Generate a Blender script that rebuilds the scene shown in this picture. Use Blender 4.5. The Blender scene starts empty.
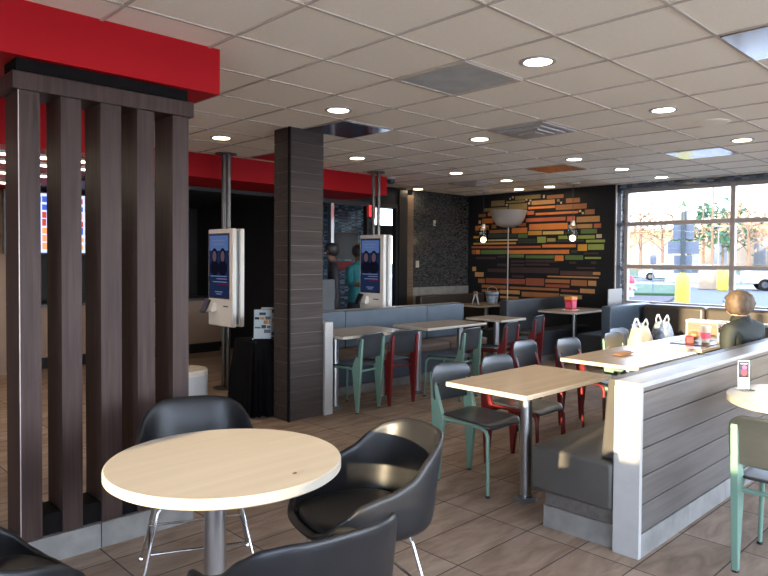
import bpy, bmesh, math, random
from mathutils import Vector, Matrix
random.seed(11)
sc = bpy.context.scene
col = sc.collection
PI = math.pi

# ------------------------------------------------------------------ materials
def _nt(name):
    m = bpy.data.materials.new(name); m.use_nodes = True
    nt = m.node_tree; b = nt.nodes['Principled BSDF']
    return m, nt, b

def mat(name, c, rough=.5, metal=0., var=0., scale=6., bump=0., bscale=40., stretch=(1, 1, 1), coat=0., spec=.5, emit=None, estr=0., sheen=0.):
    m, nt, b = _nt(name)
    b.inputs['Base Color'].default_value = (*c, 1)
    b.inputs['Roughness'].default_value = rough
    b.inputs['Metallic'].default_value = metal
    b.inputs['Specular IOR Level'].default_value = spec
    b.inputs['Coat Weight'].default_value = coat
    b.inputs['Coat Roughness'].default_value = .12
    if emit:
        b.inputs['Emission Color'].default_value = (*emit, 1); b.inputs['Emission Strength'].default_value = estr
    if var or bump:
        tc = nt.nodes.new('ShaderNodeTexCoord'); mp = nt.nodes.new('ShaderNodeMapping')
        mp.inputs['Scale'].default_value = stretch
        nt.links.new(tc.outputs['Object'], mp.inputs[0])
    if var:
        n = nt.nodes.new('ShaderNodeTexNoise'); n.inputs['Scale'].default_value = scale; n.inputs['Detail'].default_value = 5
        r = nt.nodes.new('ShaderNodeValToRGB')
        r.color_ramp.elements[0].position = .3; r.color_ramp.elements[1].position = .7
        r.color_ramp.elements[0].color = (*[x * (1 - var) for x in c], 1)
        r.color_ramp.elements[1].color = (*[min(1, x * (1 + var)) for x in c], 1)
        nt.links.new(mp.outputs[0], n.inputs['Vector']); nt.links.new(n.outputs['Fac'], r.inputs[0]); nt.links.new(r.outputs[0], b.inputs['Base Color'])
    if bump:
        n2 = nt.nodes.new('ShaderNodeTexNoise'); n2.inputs['Scale'].default_value = bscale; n2.inputs['Detail'].default_value = 3
        bp = nt.nodes.new('ShaderNodeBump'); bp.inputs['Strength'].default_value = bump; bp.inputs['Distance'].default_value = .01
        nt.links.new(mp.outputs[0], n2.inputs['Vector']); nt.links.new(n2.outputs['Fac'], bp.inputs['Height']); nt.links.new(bp.outputs[0], b.inputs['Normal'])
    return m

def emis(name, c, s):
    m = bpy.data.materials.new(name); m.use_nodes = True; nt = m.node_tree
    nt.nodes.remove(nt.nodes['Principled BSDF'])
    e = nt.nodes.new('ShaderNodeEmission'); e.inputs[0].default_value = (*c, 1); e.inputs[1].default_value = s
    nt.links.new(e.outputs[0], nt.nodes['Material Output'].inputs[0])
    return m

def glass(name, tint=(1, 1, 1), ior=1.3, rough=0.):
    m = bpy.data.materials.new(name); m.use_nodes = True; nt = m.node_tree
    nt.nodes.remove(nt.nodes['Principled BSDF'])
    t = nt.nodes.new('ShaderNodeBsdfTransparent'); t.inputs[0].default_value = (*tint, 1)
    g = nt.nodes.new('ShaderNodeBsdfGlossy'); g.inputs['Roughness'].default_value = rough
    f = nt.nodes.new('ShaderNodeFresnel'); f.inputs[0].default_value = ior
    mx = nt.nodes.new('ShaderNodeMixShader')
    nt.links.new(f.outputs[0], mx.inputs[0]); nt.links.new(t.outputs[0], mx.inputs[1]); nt.links.new(g.outputs[0], mx.inputs[2])
    nt.links.new(mx.outputs[0], nt.nodes['Material Output'].inputs[0])
    return m

def floor_mat():
    m, nt, b = _nt('floor_stone_tile')
    L = nt.links.new
    tc = nt.nodes.new('ShaderNodeTexCoord'); mp = nt.nodes.new('ShaderNodeMapping')
    mp.inputs['Location'].default_value = (-3.14 + 6.07, -2.05 + 6.1, 0)
    L(tc.outputs['Object'], mp.inputs[0])
    br = nt.nodes.new('ShaderNodeTexBrick'); br.offset = 0; br.squash = 1
    br.inputs['Scale'].default_value = 1; br.inputs['Brick Width'].default_value = .607; br.inputs['Row Height'].default_value = .305
    br.inputs['Mortar Size'].default_value = .004; br.inputs['Mortar Smooth'].default_value = .1; br.inputs['Bias'].default_value = 0
    br.inputs['Color1'].default_value = (.28, .205, .15, 1); br.inputs['Color2'].default_value = (.37, .28, .212, 1); br.inputs['Mortar'].default_value = (.085, .065, .052, 1)
    L(mp.outputs[0], br.inputs['Vector'])
    mp2 = nt.nodes.new('ShaderNodeMapping'); mp2.inputs['Scale'].default_value = (1.2, 4, 1); L(tc.outputs['Object'], mp2.inputs[0])
    n = nt.nodes.new('ShaderNodeTexNoise'); n.inputs['Scale'].default_value = 2.6; n.inputs['Detail'].default_value = 8; n.inputs['Roughness'].default_value = .6; n.inputs['Distortion'].default_value = .6
    L(mp2.outputs[0], n.inputs['Vector'])
    r = nt.nodes.new('ShaderNodeValToRGB'); r.color_ramp.elements[0].position = .3; r.color_ramp.elements[1].position = .72
    r.color_ramp.elements[0].color = (.62, .58, .55, 1); r.color_ramp.elements[1].color = (1.2, 1.2, 1.2, 1)
    L(n.outputs['Fac'], r.inputs[0])
    mx = nt.nodes.new('ShaderNodeMix'); mx.data_type = 'RGBA'; mx.blend_type = 'MULTIPLY'; mx.inputs[0].default_value = 1
    L(br.outputs['Color'], mx.inputs[6]); L(r.outputs[0], mx.inputs[7]); L(mx.outputs[2], b.inputs['Base Color'])
    b.inputs['Roughness'].default_value = .6; b.inputs['Specular IOR Level'].default_value = .12
    bp = nt.nodes.new('ShaderNodeBump'); bp.inputs['Strength'].default_value = .25; bp.inputs['Distance'].default_value = .004; bp.invert = True
    L(br.outputs['Fac'], bp.inputs['Height']); L(bp.outputs[0], b.inputs['Normal'])
    return m

def wood(name, c1, c2, axis='x', scale=3., rough=.45, spec=.4):
    m, nt, b = _nt(name); L = nt.links.new
    tc = nt.nodes.new('ShaderNodeTexCoord'); mp = nt.nodes.new('ShaderNodeMapping')
    mp.inputs['Scale'].default_value = {'x': (.7, 14, 14), 'y': (14, .7, 14), 'z': (14, 14, .7)}[axis]
    L(tc.outputs['Object'], mp.inputs[0])
    n = nt.nodes.new('ShaderNodeTexNoise'); n.inputs['Scale'].default_value = scale; n.inputs['Detail'].default_value = 6; n.inputs['Distortion'].default_value = .4
    L(mp.outputs[0], n.inputs['Vector'])
    r = nt.nodes.new('ShaderNodeValToRGB'); r.color_ramp.elements[0].position = .32; r.color_ramp.elements[1].position = .68
    r.color_ramp.elements[0].color = (*c1, 1); r.color_ramp.elements[1].color = (*c2, 1)
    L(n.outputs['Fac'], r.inputs[0]); L(r.outputs[0], b.inputs['Base Color'])
    b.inputs['Roughness'].default_value = rough; b.inputs['Specular IOR Level'].default_value = spec
    return m

def mosaic(name, cols, size=.022, rough=.2):
    """small glass mosaic: voronoi-free grid of cells with a random tone each"""
    m, nt, b = _nt(name); L = nt.links.new
    tc = nt.nodes.new('ShaderNodeTexCoord')
    sn = nt.nodes.new('ShaderNodeVectorMath'); sn.operation = 'SNAP'; sn.inputs[1].default_value = (size * 3.1, size * 3.1, size)
    L(tc.outputs['Object'], sn.inputs[0])
    wn = nt.nodes.new('ShaderNodeTexWhiteNoise'); wn.noise_dimensions = '3D'; L(sn.outputs[0], wn.inputs['Vector'])
    r = nt.nodes.new('ShaderNodeValToRGB'); r.color_ramp.interpolation = 'CONSTANT'
    els = r.color_ramp.elements
    els[0].color = (*cols[0], 1); els[1].color = (*cols[-1], 1); els[1].position = (len(cols) - 1) / len(cols)
    for i in range(1, len(cols) - 1):
        e = els.new(i / len(cols)); e.color = (*cols[i], 1)
    L(wn.outputs['Value'], r.inputs[0]); L(r.outputs[0], b.inputs['Base Color'])
    b.inputs['Roughness'].default_value = rough
    return m

M = {}
M['floor'] = floor_mat()
M['ceil'] = mat('ceiling_tile', (.93, .85, .69), .9, var=.03, scale=90, bump=.1, bscale=250, spec=.1)
M['tbar'] = mat('ceiling_bar', (.52, .46, .38), .7)
M['red'] = mat('red_paint', (.40, .006, .010), .6, var=.03, scale=3, spec=.15)
M['darkwall'] = mat('dark_wall_paint', (.011, .012, .015), .6, var=.1, scale=2, spec=.25)
M['kitchen'] = mat('shade_and_display_black', (.010, .010, .011), .6, var=.2, scale=2)  # near-black colour paints in the kitchen's shade; plain black on the display panel
M['beigewall'] = mat('beige_wall_paint', (.30, .21, .15), .7, var=.05, scale=3)
M['white'] = mat('white_wall_paint', (.62, .60, .56), .7, var=.03, scale=3)
M['mosaic'] = mosaic('dark_glass_mosaic', [(.020, .021, .022), (.036, .038, .040), (.050, .052, .053), (.028, .029, .030), (.068, .069, .067)], .013)
M['mosblue'] = mosaic('blue_glass_mosaic', [(.05, .09, .14), (.12, .2, .3), (.03, .05, .08), (.2, .32, .45), (.08, .14, .22)], .03)
M['stone'] = mat('grey_stone_tile', (.20, .192, .175), .5, var=.2, scale=9)
M['walnut'] = wood('dark_walnut_slat', (.034, .019, .016), (.062, .038, .032), 'z', 3, .45, .2)
M['pillar'] = wood('grey_brown_plank', (.046, .036, .032), (.068, .054, .048), 'x', 3, .6, .12)
M['gap'] = mat('black_gap', (.007, .006, .006), .85, spec=.08)
M['joint'] = mat('pale_joint', (.11, .095, .08), .6)
M['chrome'] = mat('chrome', (.75, .75, .76), .12, 1.)
M['steel'] = mat('brushed_steel', (.52, .53, .54), .32, 1., var=.08, scale=20, stretch=(30, 30, 1))
M['alu'] = mat('window_aluminium', (.46, .40, .36), .45, .3, var=.04, scale=8)
M['black'] = mat('black_plastic', (.012, .012, .013), .35)
M['vinyl'] = mat('black_vinyl', (.012, .012, .013), .38, var=.15, scale=12, bump=.06, bscale=180, spec=.42)
M['laminate'] = wood('pale_maple_laminate', (.52, .45, .355), (.57, .50, .40), 'x', 1.2, .38, .4)
M['lam2'] = wood('beige_laminate', (.33, .265, .205), (.385, .315, .245), 'x', 1.2, .26, .55)
M['edge'] = mat('cream_table_edge', (.44, .39, .31), .45)
M['green'] = mat('mint_green_enamel', (.15, .255, .195), .4, var=.04, scale=10)
M['redenamel'] = mat('oxblood_red_enamel', (.16, .012, .012), .4, var=.06, scale=10)
M['ply'] = mat('charcoal_plywood', (.024, .028, .031), .33, var=.12, scale=10, stretch=(1, 6, 6), spec=.6)
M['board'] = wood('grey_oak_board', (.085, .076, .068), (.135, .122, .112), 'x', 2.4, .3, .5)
M['boardy'] = wood('sunlit_oak_board', (.13, .105, .075), (.19, .155, .115), 'y', 2.4, .35, .5)  # same boards as the grey oak, with sunlit beige put into the colour
M['cap'] = mat('off_white_solid_surface', (.40, .39, .37), .38, var=.04, scale=14)
M['greyvinyl'] = mat('taupe_vinyl', (.065, .060, .054), .42, var=.1, scale=6, bump=.05, bscale=120)
M['bluevinyl'] = mat('slate_blue_vinyl', (.058, .080, .102), .42, var=.08, scale=6, bump=.04, bscale=120)
M['brownvinyl'] = mat('dark_brown_vinyl', (.045, .036, .028), .4, var=.12, scale=6)
M['slatevinyl'] = mat('dark_slate_vinyl', (.030, .034, .038), .45, var=.12, scale=6)
M['benchwood'] = wood('brown_bench_wood', (.10, .065, .04), (.15, .10, .065), 'x', 2, .45)
M['kiosk'] = mat('kiosk_white_shell', (.80, .77, .71), .35, var=.02, scale=4)
M['midgrey'] = mat('mid_grey_metal', (.16, .17, .18), .4, .4)
M['darkpole'] = mat('dark_steel_pole', (.13, .13, .12), .35, .8, var=.08, scale=10)
M['cloth'] = mat('black_cloth', (.0035, .0035, .004), .85, var=.2, scale=20, spec=.1)
M['paper'] = mat('white_paper', (.80, .77, .71), .7, var=.04, scale=20)
M['skin'] = mat('skin', (.52, .30, .21), .55, var=.06, scale=15)
M['darkskin'] = mat('brown_skin', (.16, .085, .055), .55, var=.06, scale=15)
M['hair'] = mat('sandy_grey_hair', (.115, .078, .05), .65, var=.4, scale=30, bump=.6, bscale=70, stretch=(1, 1, .35))
M['darkhair'] = mat('black_hair', (.012, .010, .010), .6, var=.3, scale=50, bump=.4, bscale=80)
M['jacket'] = mat('dark_green_jacket', (.018, .022, .018), .75, var=.2, scale=10, bump=.2, bscale=30)
M['teal'] = mat('teal_shirt', (.012, .17, .20), .75, var=.12, scale=10)
M['navy'] = mat('near_black_jacket', (.014, .016, .024), .7, var=.15, scale=10)
M['trousers'] = mat('dark_trousers', (.02, .022, .03), .8, var=.15, scale=12)
M['bagcream'] = mat('cream_plastic_bag', (.42, .36, .26), .4, var=.15, scale=9, bump=.5, bscale=18)
M['bagblue'] = mat('grey_blue_printed_bag', (.24, .28, .34), .5, var=.6, scale=22, bump=.4, bscale=18)
M['bagwhite'] = mat('white_plastic', (.52, .52, .52), .35)
M['redplastic'] = mat('red_card', (.62, .03, .03), .5)
M['pink'] = mat('pink_card', (.75, .10, .24), .5)
M['orange'] = mat('orange_card', (.8, .30, .06), .5)
M['brownpaper'] = mat('brown_paper', (.30, .155, .075), .7, var=.2, scale=20)
M['glass'] = glass('clear_glass')
M['thin'] = glass('lobby_glass', (.92, .95, .96), 1.10)
M['tinted'] = glass('grey_tinted_glass', (.76, .77, .78))  # tint added to dim the bright view through the far window
M['acrylic'] = glass('clear_acrylic', (.9, .93, .95))
M['frost'] = mat('frosted_panel', (.34, .32, .30), .3)
M['mirror'] = mat('mirror_ceiling_panel', (.40, .40, .39), .16, 1.)
M['vent'] = mat('vent_grey_metal', (.50, .47, .43), .5, .2)
M['ventdark'] = mat('vent_slot', (.05, .047, .043), .7)
M['perf'] = mat('perforated_grey', (.46, .47, .44), .6, var=.15, scale=6)
M['lamp'] = emis('warm_led', (1, .80, .56), 11)
M['lamp2'] = emis('warm_bulb', (1, .72, .42), 3)
M['strip'] = emis('kitchen_strip_led', (1, .86, .66), 5)
M['exit'] = emis('exit_red', (1, .05, .06), .5)
M['screen'] = emis('blue_screen', (.025, .045, .13), .11)
M['screenlight'] = emis('pale_blue_screen', (.16, .27, .62), .11)
M['screentext'] = emis('screen_text', (.30, .36, .62), .11)
M['screenskin'] = emis('screen_face', (.20, .13, .17), .11)
M['screenhair'] = emis('screen_hair', (.012, .012, .03), .11)
M['screenred'] = emis('screen_red', (.20, .02, .05), .11)
M['menuwhite'] = emis('menu_white', (.55, .62, 1.), .45)
M['menublue'] = emis('menu_blue', (.05, .10, .45), .45)
M['menured'] = emis('menu_red', (.45, .06, .03), .45)
M['menuorange'] = emis('menu_orange', (.8, .30, .12), .45)
M['asphalt'] = mat('asphalt', (.05, .052, .058), .9, var=.12, scale=3)
M['concrete'] = mat('concrete', (.45, .42, .38), .9, var=.08, scale=3)
M['grass'] = mat('lawn_grass', (.012, .042, .007), .95, var=.35, scale=20)
M['mulch'] = mat('bark_mulch', (.035, .022, .020), .95, var=.4, scale=30)
M['bark'] = mat('tree_bark', (.16, .10, .065), .95, var=.2, scale=12)
M['leaf'] = mat('autumn_twigs', (.30, .19, .11), .95, var=.3, scale=2)
M['pine'] = mat('evergreen_needles', (.035, .09, .05), .95, var=.3, scale=3)
M['facade'] = mat('beige_facade', (.30, .21, .13), .9, var=.08, scale=.5)
M['facade2'] = mat('pale_facade', (.34, .29, .23), .9, var=.08, scale=.5)
M['roofing'] = mat('brown_roofing', (.26, .15, .10), .9, var=.1, scale=1)
M['signback'] = mat('sign_back_aluminium', (.12, .13, .145), .5, .2)
M['signpole'] = mat('galvanised_post', (.04, .048, .045), .6, .2)
M['yellow'] = mat('yellow_sleeve', (.42, .33, .03), .5)
M['carwhite'] = mat('white_car_paint', (.24, .25, .265), .3, coat=.5)
M['carblue'] = mat('silver_blue_car_paint', (.16, .20, .27), .3, coat=.5)
M['pane'] = mat('far_window_pane', (.16, .16, .16), .4)
M['carglass'] = mat('car_glass', (.04, .05, .06), .1)
M['tyre'] = mat('tyre_rubber', (.008, .008, .008), .9, spec=.1)
M['hub'] = mat('wheel_hub', (.03, .03, .032), .5)
M['hydwhite'] = mat('hydrant_white', (.34, .35, .36), .5)
M['hydred'] = mat('hydrant_red', (.36, .03, .04), .5)
MUR = {'O': (.62, .20, .045), 'B': (.33, .13, .045), 'S': (.46, .12, .05), 'Sd': (.27, .075, .035), 'T': (.48, .25, .09), 'V': (.22, .16, .06), 'Vl': (.34, .27, .09),
       'G': (.10, .17, .045), 'L': (.27, .33, .075), 'D': (.025, .038, .028), 'K': (.048, .026, .026), 'Kb': (.075, .040, .034), 'Y': (.62, .31, .05), 'C': (.55, .42, .28), 'Cy': (.62, .47, .13)}
for k, c in MUR.items():
    M['mur_' + k] = mat('mural_paint_' + k.lower(), c, .6, var=.08, scale=6)

# ------------------------------------------------------------------ mesh building
class MB:
    def __init__(s): s.bm = bmesh.new(); s.mi = 0
    def _new(s, fs, smooth=False):
        for f in fs: f.material_index = s.mi; f.smooth = smooth
    def box(s, x0, x1, y0, y1, z0, z1, bev=0., seg=2, rot=None, smooth=None):
        r = bmesh.ops.create_cube(s.bm, size=1)
        vs = r['verts']
        c = Vector(((x0 + x1) / 2, (y0 + y1) / 2, (z0 + z1) / 2))
        for v in vs: v.co = Vector((v.co.x * (x1 - x0), v.co.y * (y1 - y0), v.co.z * (z1 - z0)))
        if rot is not None:
            for v in vs: v.co = rot @ v.co
        for v in vs: v.co += c
        fs = list({f for v in vs for f in v.link_faces})
        s._new(fs)
        if bev:
            es = list({e for v in vs for e in v.link_edges})
            o = bmesh.ops.bevel(s.bm, geom=es, offset=min(bev, .49 * min(abs(x1 - x0), abs(y1 - y0), abs(z1 - z0))), segments=seg, profile=.5, affect='EDGES')
            s._new(o['faces'], True)
        return s
    def tube(s, pts, r, n=10, closed=False, flat=1., up=None):
        pts = [Vector(p) for p in pts]; N = len(pts)
        rs = r if isinstance(r, (list, tuple)) else [r] * N
        rings = []; nrm = None
        for i, p in enumerate(pts):
            if closed: t = pts[(i + 1) % N] - pts[i - 1]
            elif i == 0: t = pts[1] - p
            elif i == N - 1: t = p - pts[i - 1]
            else: t = (pts[i + 1] - p).normalized() + (p - pts[i - 1]).normalized()
            t.normalize()
            if nrm is None:
                a = Vector(up) if up else (Vector((0, 0, 1)) if abs(t.z) < .9 else Vector((1, 0, 0)))
                nrm = (a - t * a.dot(t)).normalized()
            else:
                nrm = (nrm - t * nrm.dot(t)).normalized()
            b = t.cross(nrm)
            rings.append([s.bm.verts.new(p + (nrm * math.cos(2 * PI * k / n) * rs[i] + b * math.sin(2 * PI * k / n) * rs[i] * flat)) for k in range(n)])
        fs = []
        for i in range(N if closed else N - 1):
            A, B = rings[i], rings[(i + 1) % N]
            for k in range(n):
                fs.append(s.bm.faces.new((A[k], A[(k + 1) % n], B[(k + 1) % n], B[k])))
        if not closed:
            fs.append(s.bm.faces.new(rings[0][::-1])); fs.append(s.bm.faces.new(rings[-1]))
        s._new(fs, True); return s
    def lathe(s, prof, c=(0, 0, 0), n=32, sx=1., sy=1., caps=True):
        """prof = [(r, z)...] around the z axis"""
        c = Vector(c); rings = []; fs = []
        for r, z in prof:
            if r < 1e-6: rings.append([s.bm.verts.new(c + Vector((0, 0, z)))])
            else: rings.append([s.bm.verts.new(c + Vector((r * sx * math.cos(2 * PI * k / n), r * sy * math.sin(2 * PI * k / n), z))) for k in range(n)])
        for A, B in zip(rings, rings[1:]):
            for k in range(n):
                k2 = (k + 1) % n
                if len(A) == 1 and len(B) == 1: continue
                if len(A) == 1: fs.append(s.bm.faces.new((A[0], B[k2], B[k])))
                elif len(B) == 1: fs.append(s.bm.faces.new((A[k], A[k2], B[0])))
                else: fs.append(s.bm.faces.new((A[k], A[k2], B[k2], B[k])))
        for R, flip in ((rings[0], True), (rings[-1], False)):
            if caps and len(R) > 1: fs.append(s.bm.faces.new(R[::-1] if flip else R))
        s._new(fs, True); return s
    def cyl(s, c, r, z0, z1, n=24, bev=0.):
        if bev: return s.lathe([(r - bev, z0), (r, z0 + bev), (r, z1 - bev), (r - bev, z1)], (c[0], c[1], 0), n)
        return s.lathe([(r, z0), (r, z1)], (c[0], c[1], 0), n)
    def ball(s, c, rx, ry=None, rz=None, n=16, m=10):
        ry = ry or rx; rz = rz or rx
        return s.lathe([(max(0, math.sin(PI * i / m)) if 0 < i < m else 0, -math.cos(PI * i / m) * rz) for i in range(m + 1)], c, n, rx, ry)
    def prism(s, poly, axis, a, b, bev=0.):
        """poly of 2-D points extruded along axis from a to b; x: (y,z)  y: (x,z)  z: (x,y)"""
        def P(u, v, w): return {'x': (w, u, v), 'y': (u, w, v), 'z': (u, v, w)}[axis]
        A = [s.bm.verts.new(P(u, v, a)) for u, v in poly]; B = [s.bm.verts.new(P(u, v, b)) for u, v in poly]
        n = len(poly); fs = [s.bm.faces.new(A[::-1]), s.bm.faces.new(B)]
        for k in range(n): fs.append(s.bm.faces.new((A[k], A[(k + 1) % n], B[(k + 1) % n], B[k])))
        s._new(fs)
        if bev:
            es = list({e for f in fs[:2] for e in f.edges})
            o = bmesh.ops.bevel(s.bm, geom=es, offset=bev, segments=2, profile=.5, affect='EDGES'); s._new(o['faces'], True)
        return s
    def grid(s, rows, closed_u=False, closed_v=False):
        V = [[s.bm.verts.new(p) for p in r] for r in rows]; fs = []
        nu = len(rows); nv = len(rows[0])
        for i in range(nu if closed_u else nu - 1):
            for j in range(nv if closed_v else nv - 1):
                fs.append(s.bm.faces.new((V[i][j], V[i][(j + 1) % nv], V[(i + 1) % nu][(j + 1) % nv], V[(i + 1) % nu][j])))
        s._new(fs, True); return s
    def build(s, name, m, parent=None, sharp=35., mods=None):
        bmesh.ops.recalc_face_normals(s.bm, faces=s.bm.faces)
        lim = math.radians(sharp)
        for e in s.bm.edges:
            if len(e.link_faces) == 2 and e.calc_face_angle(0) > lim: e.smooth = False
        me = bpy.data.meshes.new(name)
        off = Vector((0, 0, 0))
        p = parent
        while p is not None: off += p.location; p = p.parent
        if off.length: bmesh.ops.translate(s.bm, verts=s.bm.verts, vec=-off)
        s.bm.to_mesh(me); s.bm.free()
        for x in (m if isinstance(m, (list, tuple)) else [m]): me.materials.append(M[x] if isinstance(x, str) else x)
        o = bpy.data.objects.new(name, me); col.objects.link(o)
        if parent is not None: o.parent = parent
        for a in (mods or []): a(o)
        return o

def subsurf(n=1):
    def f(o):
        d = o.modifiers.new('smooth', 'SUBSURF'); d.levels = n; d.render_levels = n
    return f
def solid(t, off=0.):
    def f(o):
        d = o.modifiers.new('thick', 'SOLIDIFY'); d.thickness = t; d.offset = off
    return f

def tag(o, label=None, cat=None, group=None, kind=None):
    if label: o['label'] = label
    if cat: o['category'] = cat
    if group: o['group'] = group
    if kind: o['kind'] = kind
    return o
def thing(name, label, cat, loc=(0, 0, 0), group=None):
    o = bpy.data.objects.new(name, None); o.empty_display_size = .1; col.objects.link(o); o.location = loc
    return tag(o, label, cat, group)
def copy_tree(o, parent=None, swap=None):
    c = o.copy(); col.objects.link(c)
    if parent is not None: c.parent = parent
    for ch in list(o.children): copy_tree(ch, c)
    return c
def struct(o): o['kind'] = 'structure'; return o
def bx(name, m, *a, parent=None, **k):
    return MB().box(*a, **k).build(name, m, parent)
MURAL = '''7.069,7.37,2.501,2.6,V;6.934,6.968,2.603,2.631,C;6.874,6.912,2.622,2.655,C;6.32,6.845,2.588,2.657,V;6.636,7.035,2.54,2.577,V;7,7.045,2.491,2.523,C;6.592,6.977,2.416,2.519,V;6.999,7.524,2.411,2.474,V;6.529,6.571,2.491,2.533,C;6.587,6.626,2.564,2.591,C;6.508,6.544,2.546,2.577,C;6.042,6.501,2.481,2.553,T;6.031,6.57,2.41,2.446,O;6.612,7.439,2.325,2.39,O;6.448,6.59,2.312,2.376,S;5.6,6.414,2.295,2.337,O;7.491,7.655,2.314,2.368,B;7.319,7.569,2.192,2.281,O;7.6,7.654,2.191,2.253,C;6.654,6.862,2.202,2.276,O;5.83,6.617,2.182,2.249,S;7.423,7.731,2.066,2.154,O;7.247,7.353,2.097,2.164,B;6.609,6.761,2.111,2.172,S;6.949,7.399,2.004,2.065,B;6.586,6.909,1.994,2.087,O;5.789,6.544,2.041,2.145,O;6.289,6.564,1.954,2.026,Y;5.866,6.268,1.955,2.013,Cy;7.614,7.773,1.922,1.962,Y;6.792,7.434,1.921,1.988,D;6.578,6.774,1.907,1.981,G;6.205,6.382,1.814,1.92,L;6.016,6.184,1.831,1.893,Vl;6.78,7.444,1.859,1.889,C;7.601,7.711,1.863,1.898,D;6.812,7.772,1.8,1.834,Y;6.403,6.768,1.81,1.893,D;7.676,7.725,2.011,2.05,D;7.578,7.639,1.989,2.038,C;6.236,6.271,2.588,2.642,C;5.875,6.195,2.569,2.627,B;5.947,6.002,2.509,2.553,V;5.903,5.938,2.474,2.506,C;5.571,5.829,2.475,2.553,B;5.446,6.021,2.37,2.451,B;5.544,5.588,2.313,2.348,C;5.497,5.534,2.277,2.311,C;5.309,5.478,2.268,2.348,B;5.656,5.805,2.168,2.248,S;5.216,5.627,2.145,2.235,T;5.345,5.76,2.046,2.11,T;5.191,5.318,2.043,2.11,S;5.262,5.549,1.957,2.03,G;5.605,5.836,1.947,2.004,D;5.297,5.963,1.871,1.928,L;5.176,5.274,1.88,1.941,C;5.121,5.453,1.807,1.853,L;5.49,6.002,1.826,1.855,D;7.426,7.816,1.733,1.768,S;6.306,7.419,1.727,1.764,S;7.72,7.807,1.621,1.7,B;7.617,7.713,1.621,1.7,O;6.993,7.598,1.621,1.698,G;5.757,6.989,1.624,1.692,O;6.645,6.954,1.555,1.611,G;6.044,6.608,1.542,1.596,G;7.251,7.707,1.524,1.572,K;7.033,7.217,1.554,1.592,K;7.008,7.215,1.402,1.45,K;6.632,6.919,1.471,1.509,K;6.632,6.918,1.406,1.443,K;5.987,6.607,1.475,1.521,K;6.127,6.606,1.42,1.457,K;7.018,7.437,1.286,1.353,K;5.945,6.928,1.287,1.383,K;7.704,7.791,1.3,1.379,T;7.525,7.727,1.196,1.278,T;6.64,6.893,1.198,1.242,K;7.495,7.652,1.08,1.162,B;6.617,7.47,1.085,1.176,Sd;6.229,6.601,1.068,1.196,Sd;7.014,7.566,0.993,1.05,B;5.941,6.946,0.994,1.036,B;7.349,7.565,0.913,0.961,B;7.162,7.337,0.921,0.955,B;6.723,7.15,0.9,0.968,T;6.744,7.149,0.816,0.858,T;5.935,6.685,0.863,0.954,B;5.432,5.601,1.671,1.779,Y;5.138,5.414,1.687,1.779,L;5.63,6.276,1.731,1.784,O;5.61,5.725,1.642,1.689,D;5.229,5.487,1.614,1.644,K;5.859,6.028,1.505,1.597,O;5.501,5.83,1.524,1.602,G;5.183,5.467,1.539,1.573,L;5.626,5.751,1.454,1.498,K;5.263,5.355,1.458,1.5,K;5.28,5.615,1.38,1.402,Kb;5.334,5.921,1.264,1.334,Kb;5.192,5.324,1.281,1.327,T;5.214,6.165,1.225,1.249,T;5.737,6.209,1.129,1.189,B;5.745,6.204,1.053,1.106,Sd;5.423,5.711,1.093,1.188,B;5.262,5.405,1.101,1.186,T;5.581,5.9,0.986,1.021,Sd;5.283,5.549,0.975,1.047,T;5.513,5.919,0.87,0.934,Vl'''
SKY, SUN, EXPO = 5.2, 5.5, 1.9

# ================================================================== the setting
CE = 2.726
struct(bx('floor', 'floor', -2.7, 10.46, -3.3, 11.0, -.1, 0))
struct(bx('floor_lobby', 'floor', 10.462, 11.3, 7.9, 11.0, -.1, 0))
ceiling = struct(bx('ceiling', 'ceil', -2.7, 10.46, -3.3, 11.0, CE, CE + .12))
struct(bx('ceiling_lobby', 'ceil', 10.462, 11.3, 7.9, 11.0, CE, CE + .12))
g = MB()
for i in range(-8, 16):
    x = 1.941 + .61 * i
    if -2.6 < x < 10.4: g.box(x - .009, x + .009, -3.2, 10.9, CE - .007, CE + .002)
for j in range(-10, 14):
    y = 2.538 + .61 * j
    if -3.2 < y < 10.9: g.box(-2.6, 10.4, y - .009, y + .009, CE - .0065, CE + .002)
struct(g.build('ceiling_grid', 'tbar', ceiling))
struct(bx('roof', 'roofing', -2.9, 10.9, -3.5, 11.3, CE + .14, 4.2))

# wall with the mural, and the dark mosaic wall left of it
struct(bx('wall_back', 'darkwall', 9.97, 10.16, 4.95, 7.9, 0, CE))
w = MB(); w.box(9.965, 9.985, 4.935, 4.955, 0, CE - .002)
struct(w.build('trim_1', 'alu'))
w = MB(); w.box(8.41, 9.97, 7.9, 8.02, 1.02, CE); o = struct(w.build('wall_mosaic', 'mosaic'))
w = MB(); w.box(8.41, 9.97, 7.885, 8.02, 0, 1.02); struct(w.build('wall_wainscot', 'stone'))
w = MB(); w.box(8.26, 8.41, 7.87, 8.02, 0, CE - .1); struct(w.build('trim_2', 'benchwood'))
w = MB(); w.box(8.06, 8.26, 7.87, 8.04, 0, CE - .03); struct(w.build('trim_3', 'black'))
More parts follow.
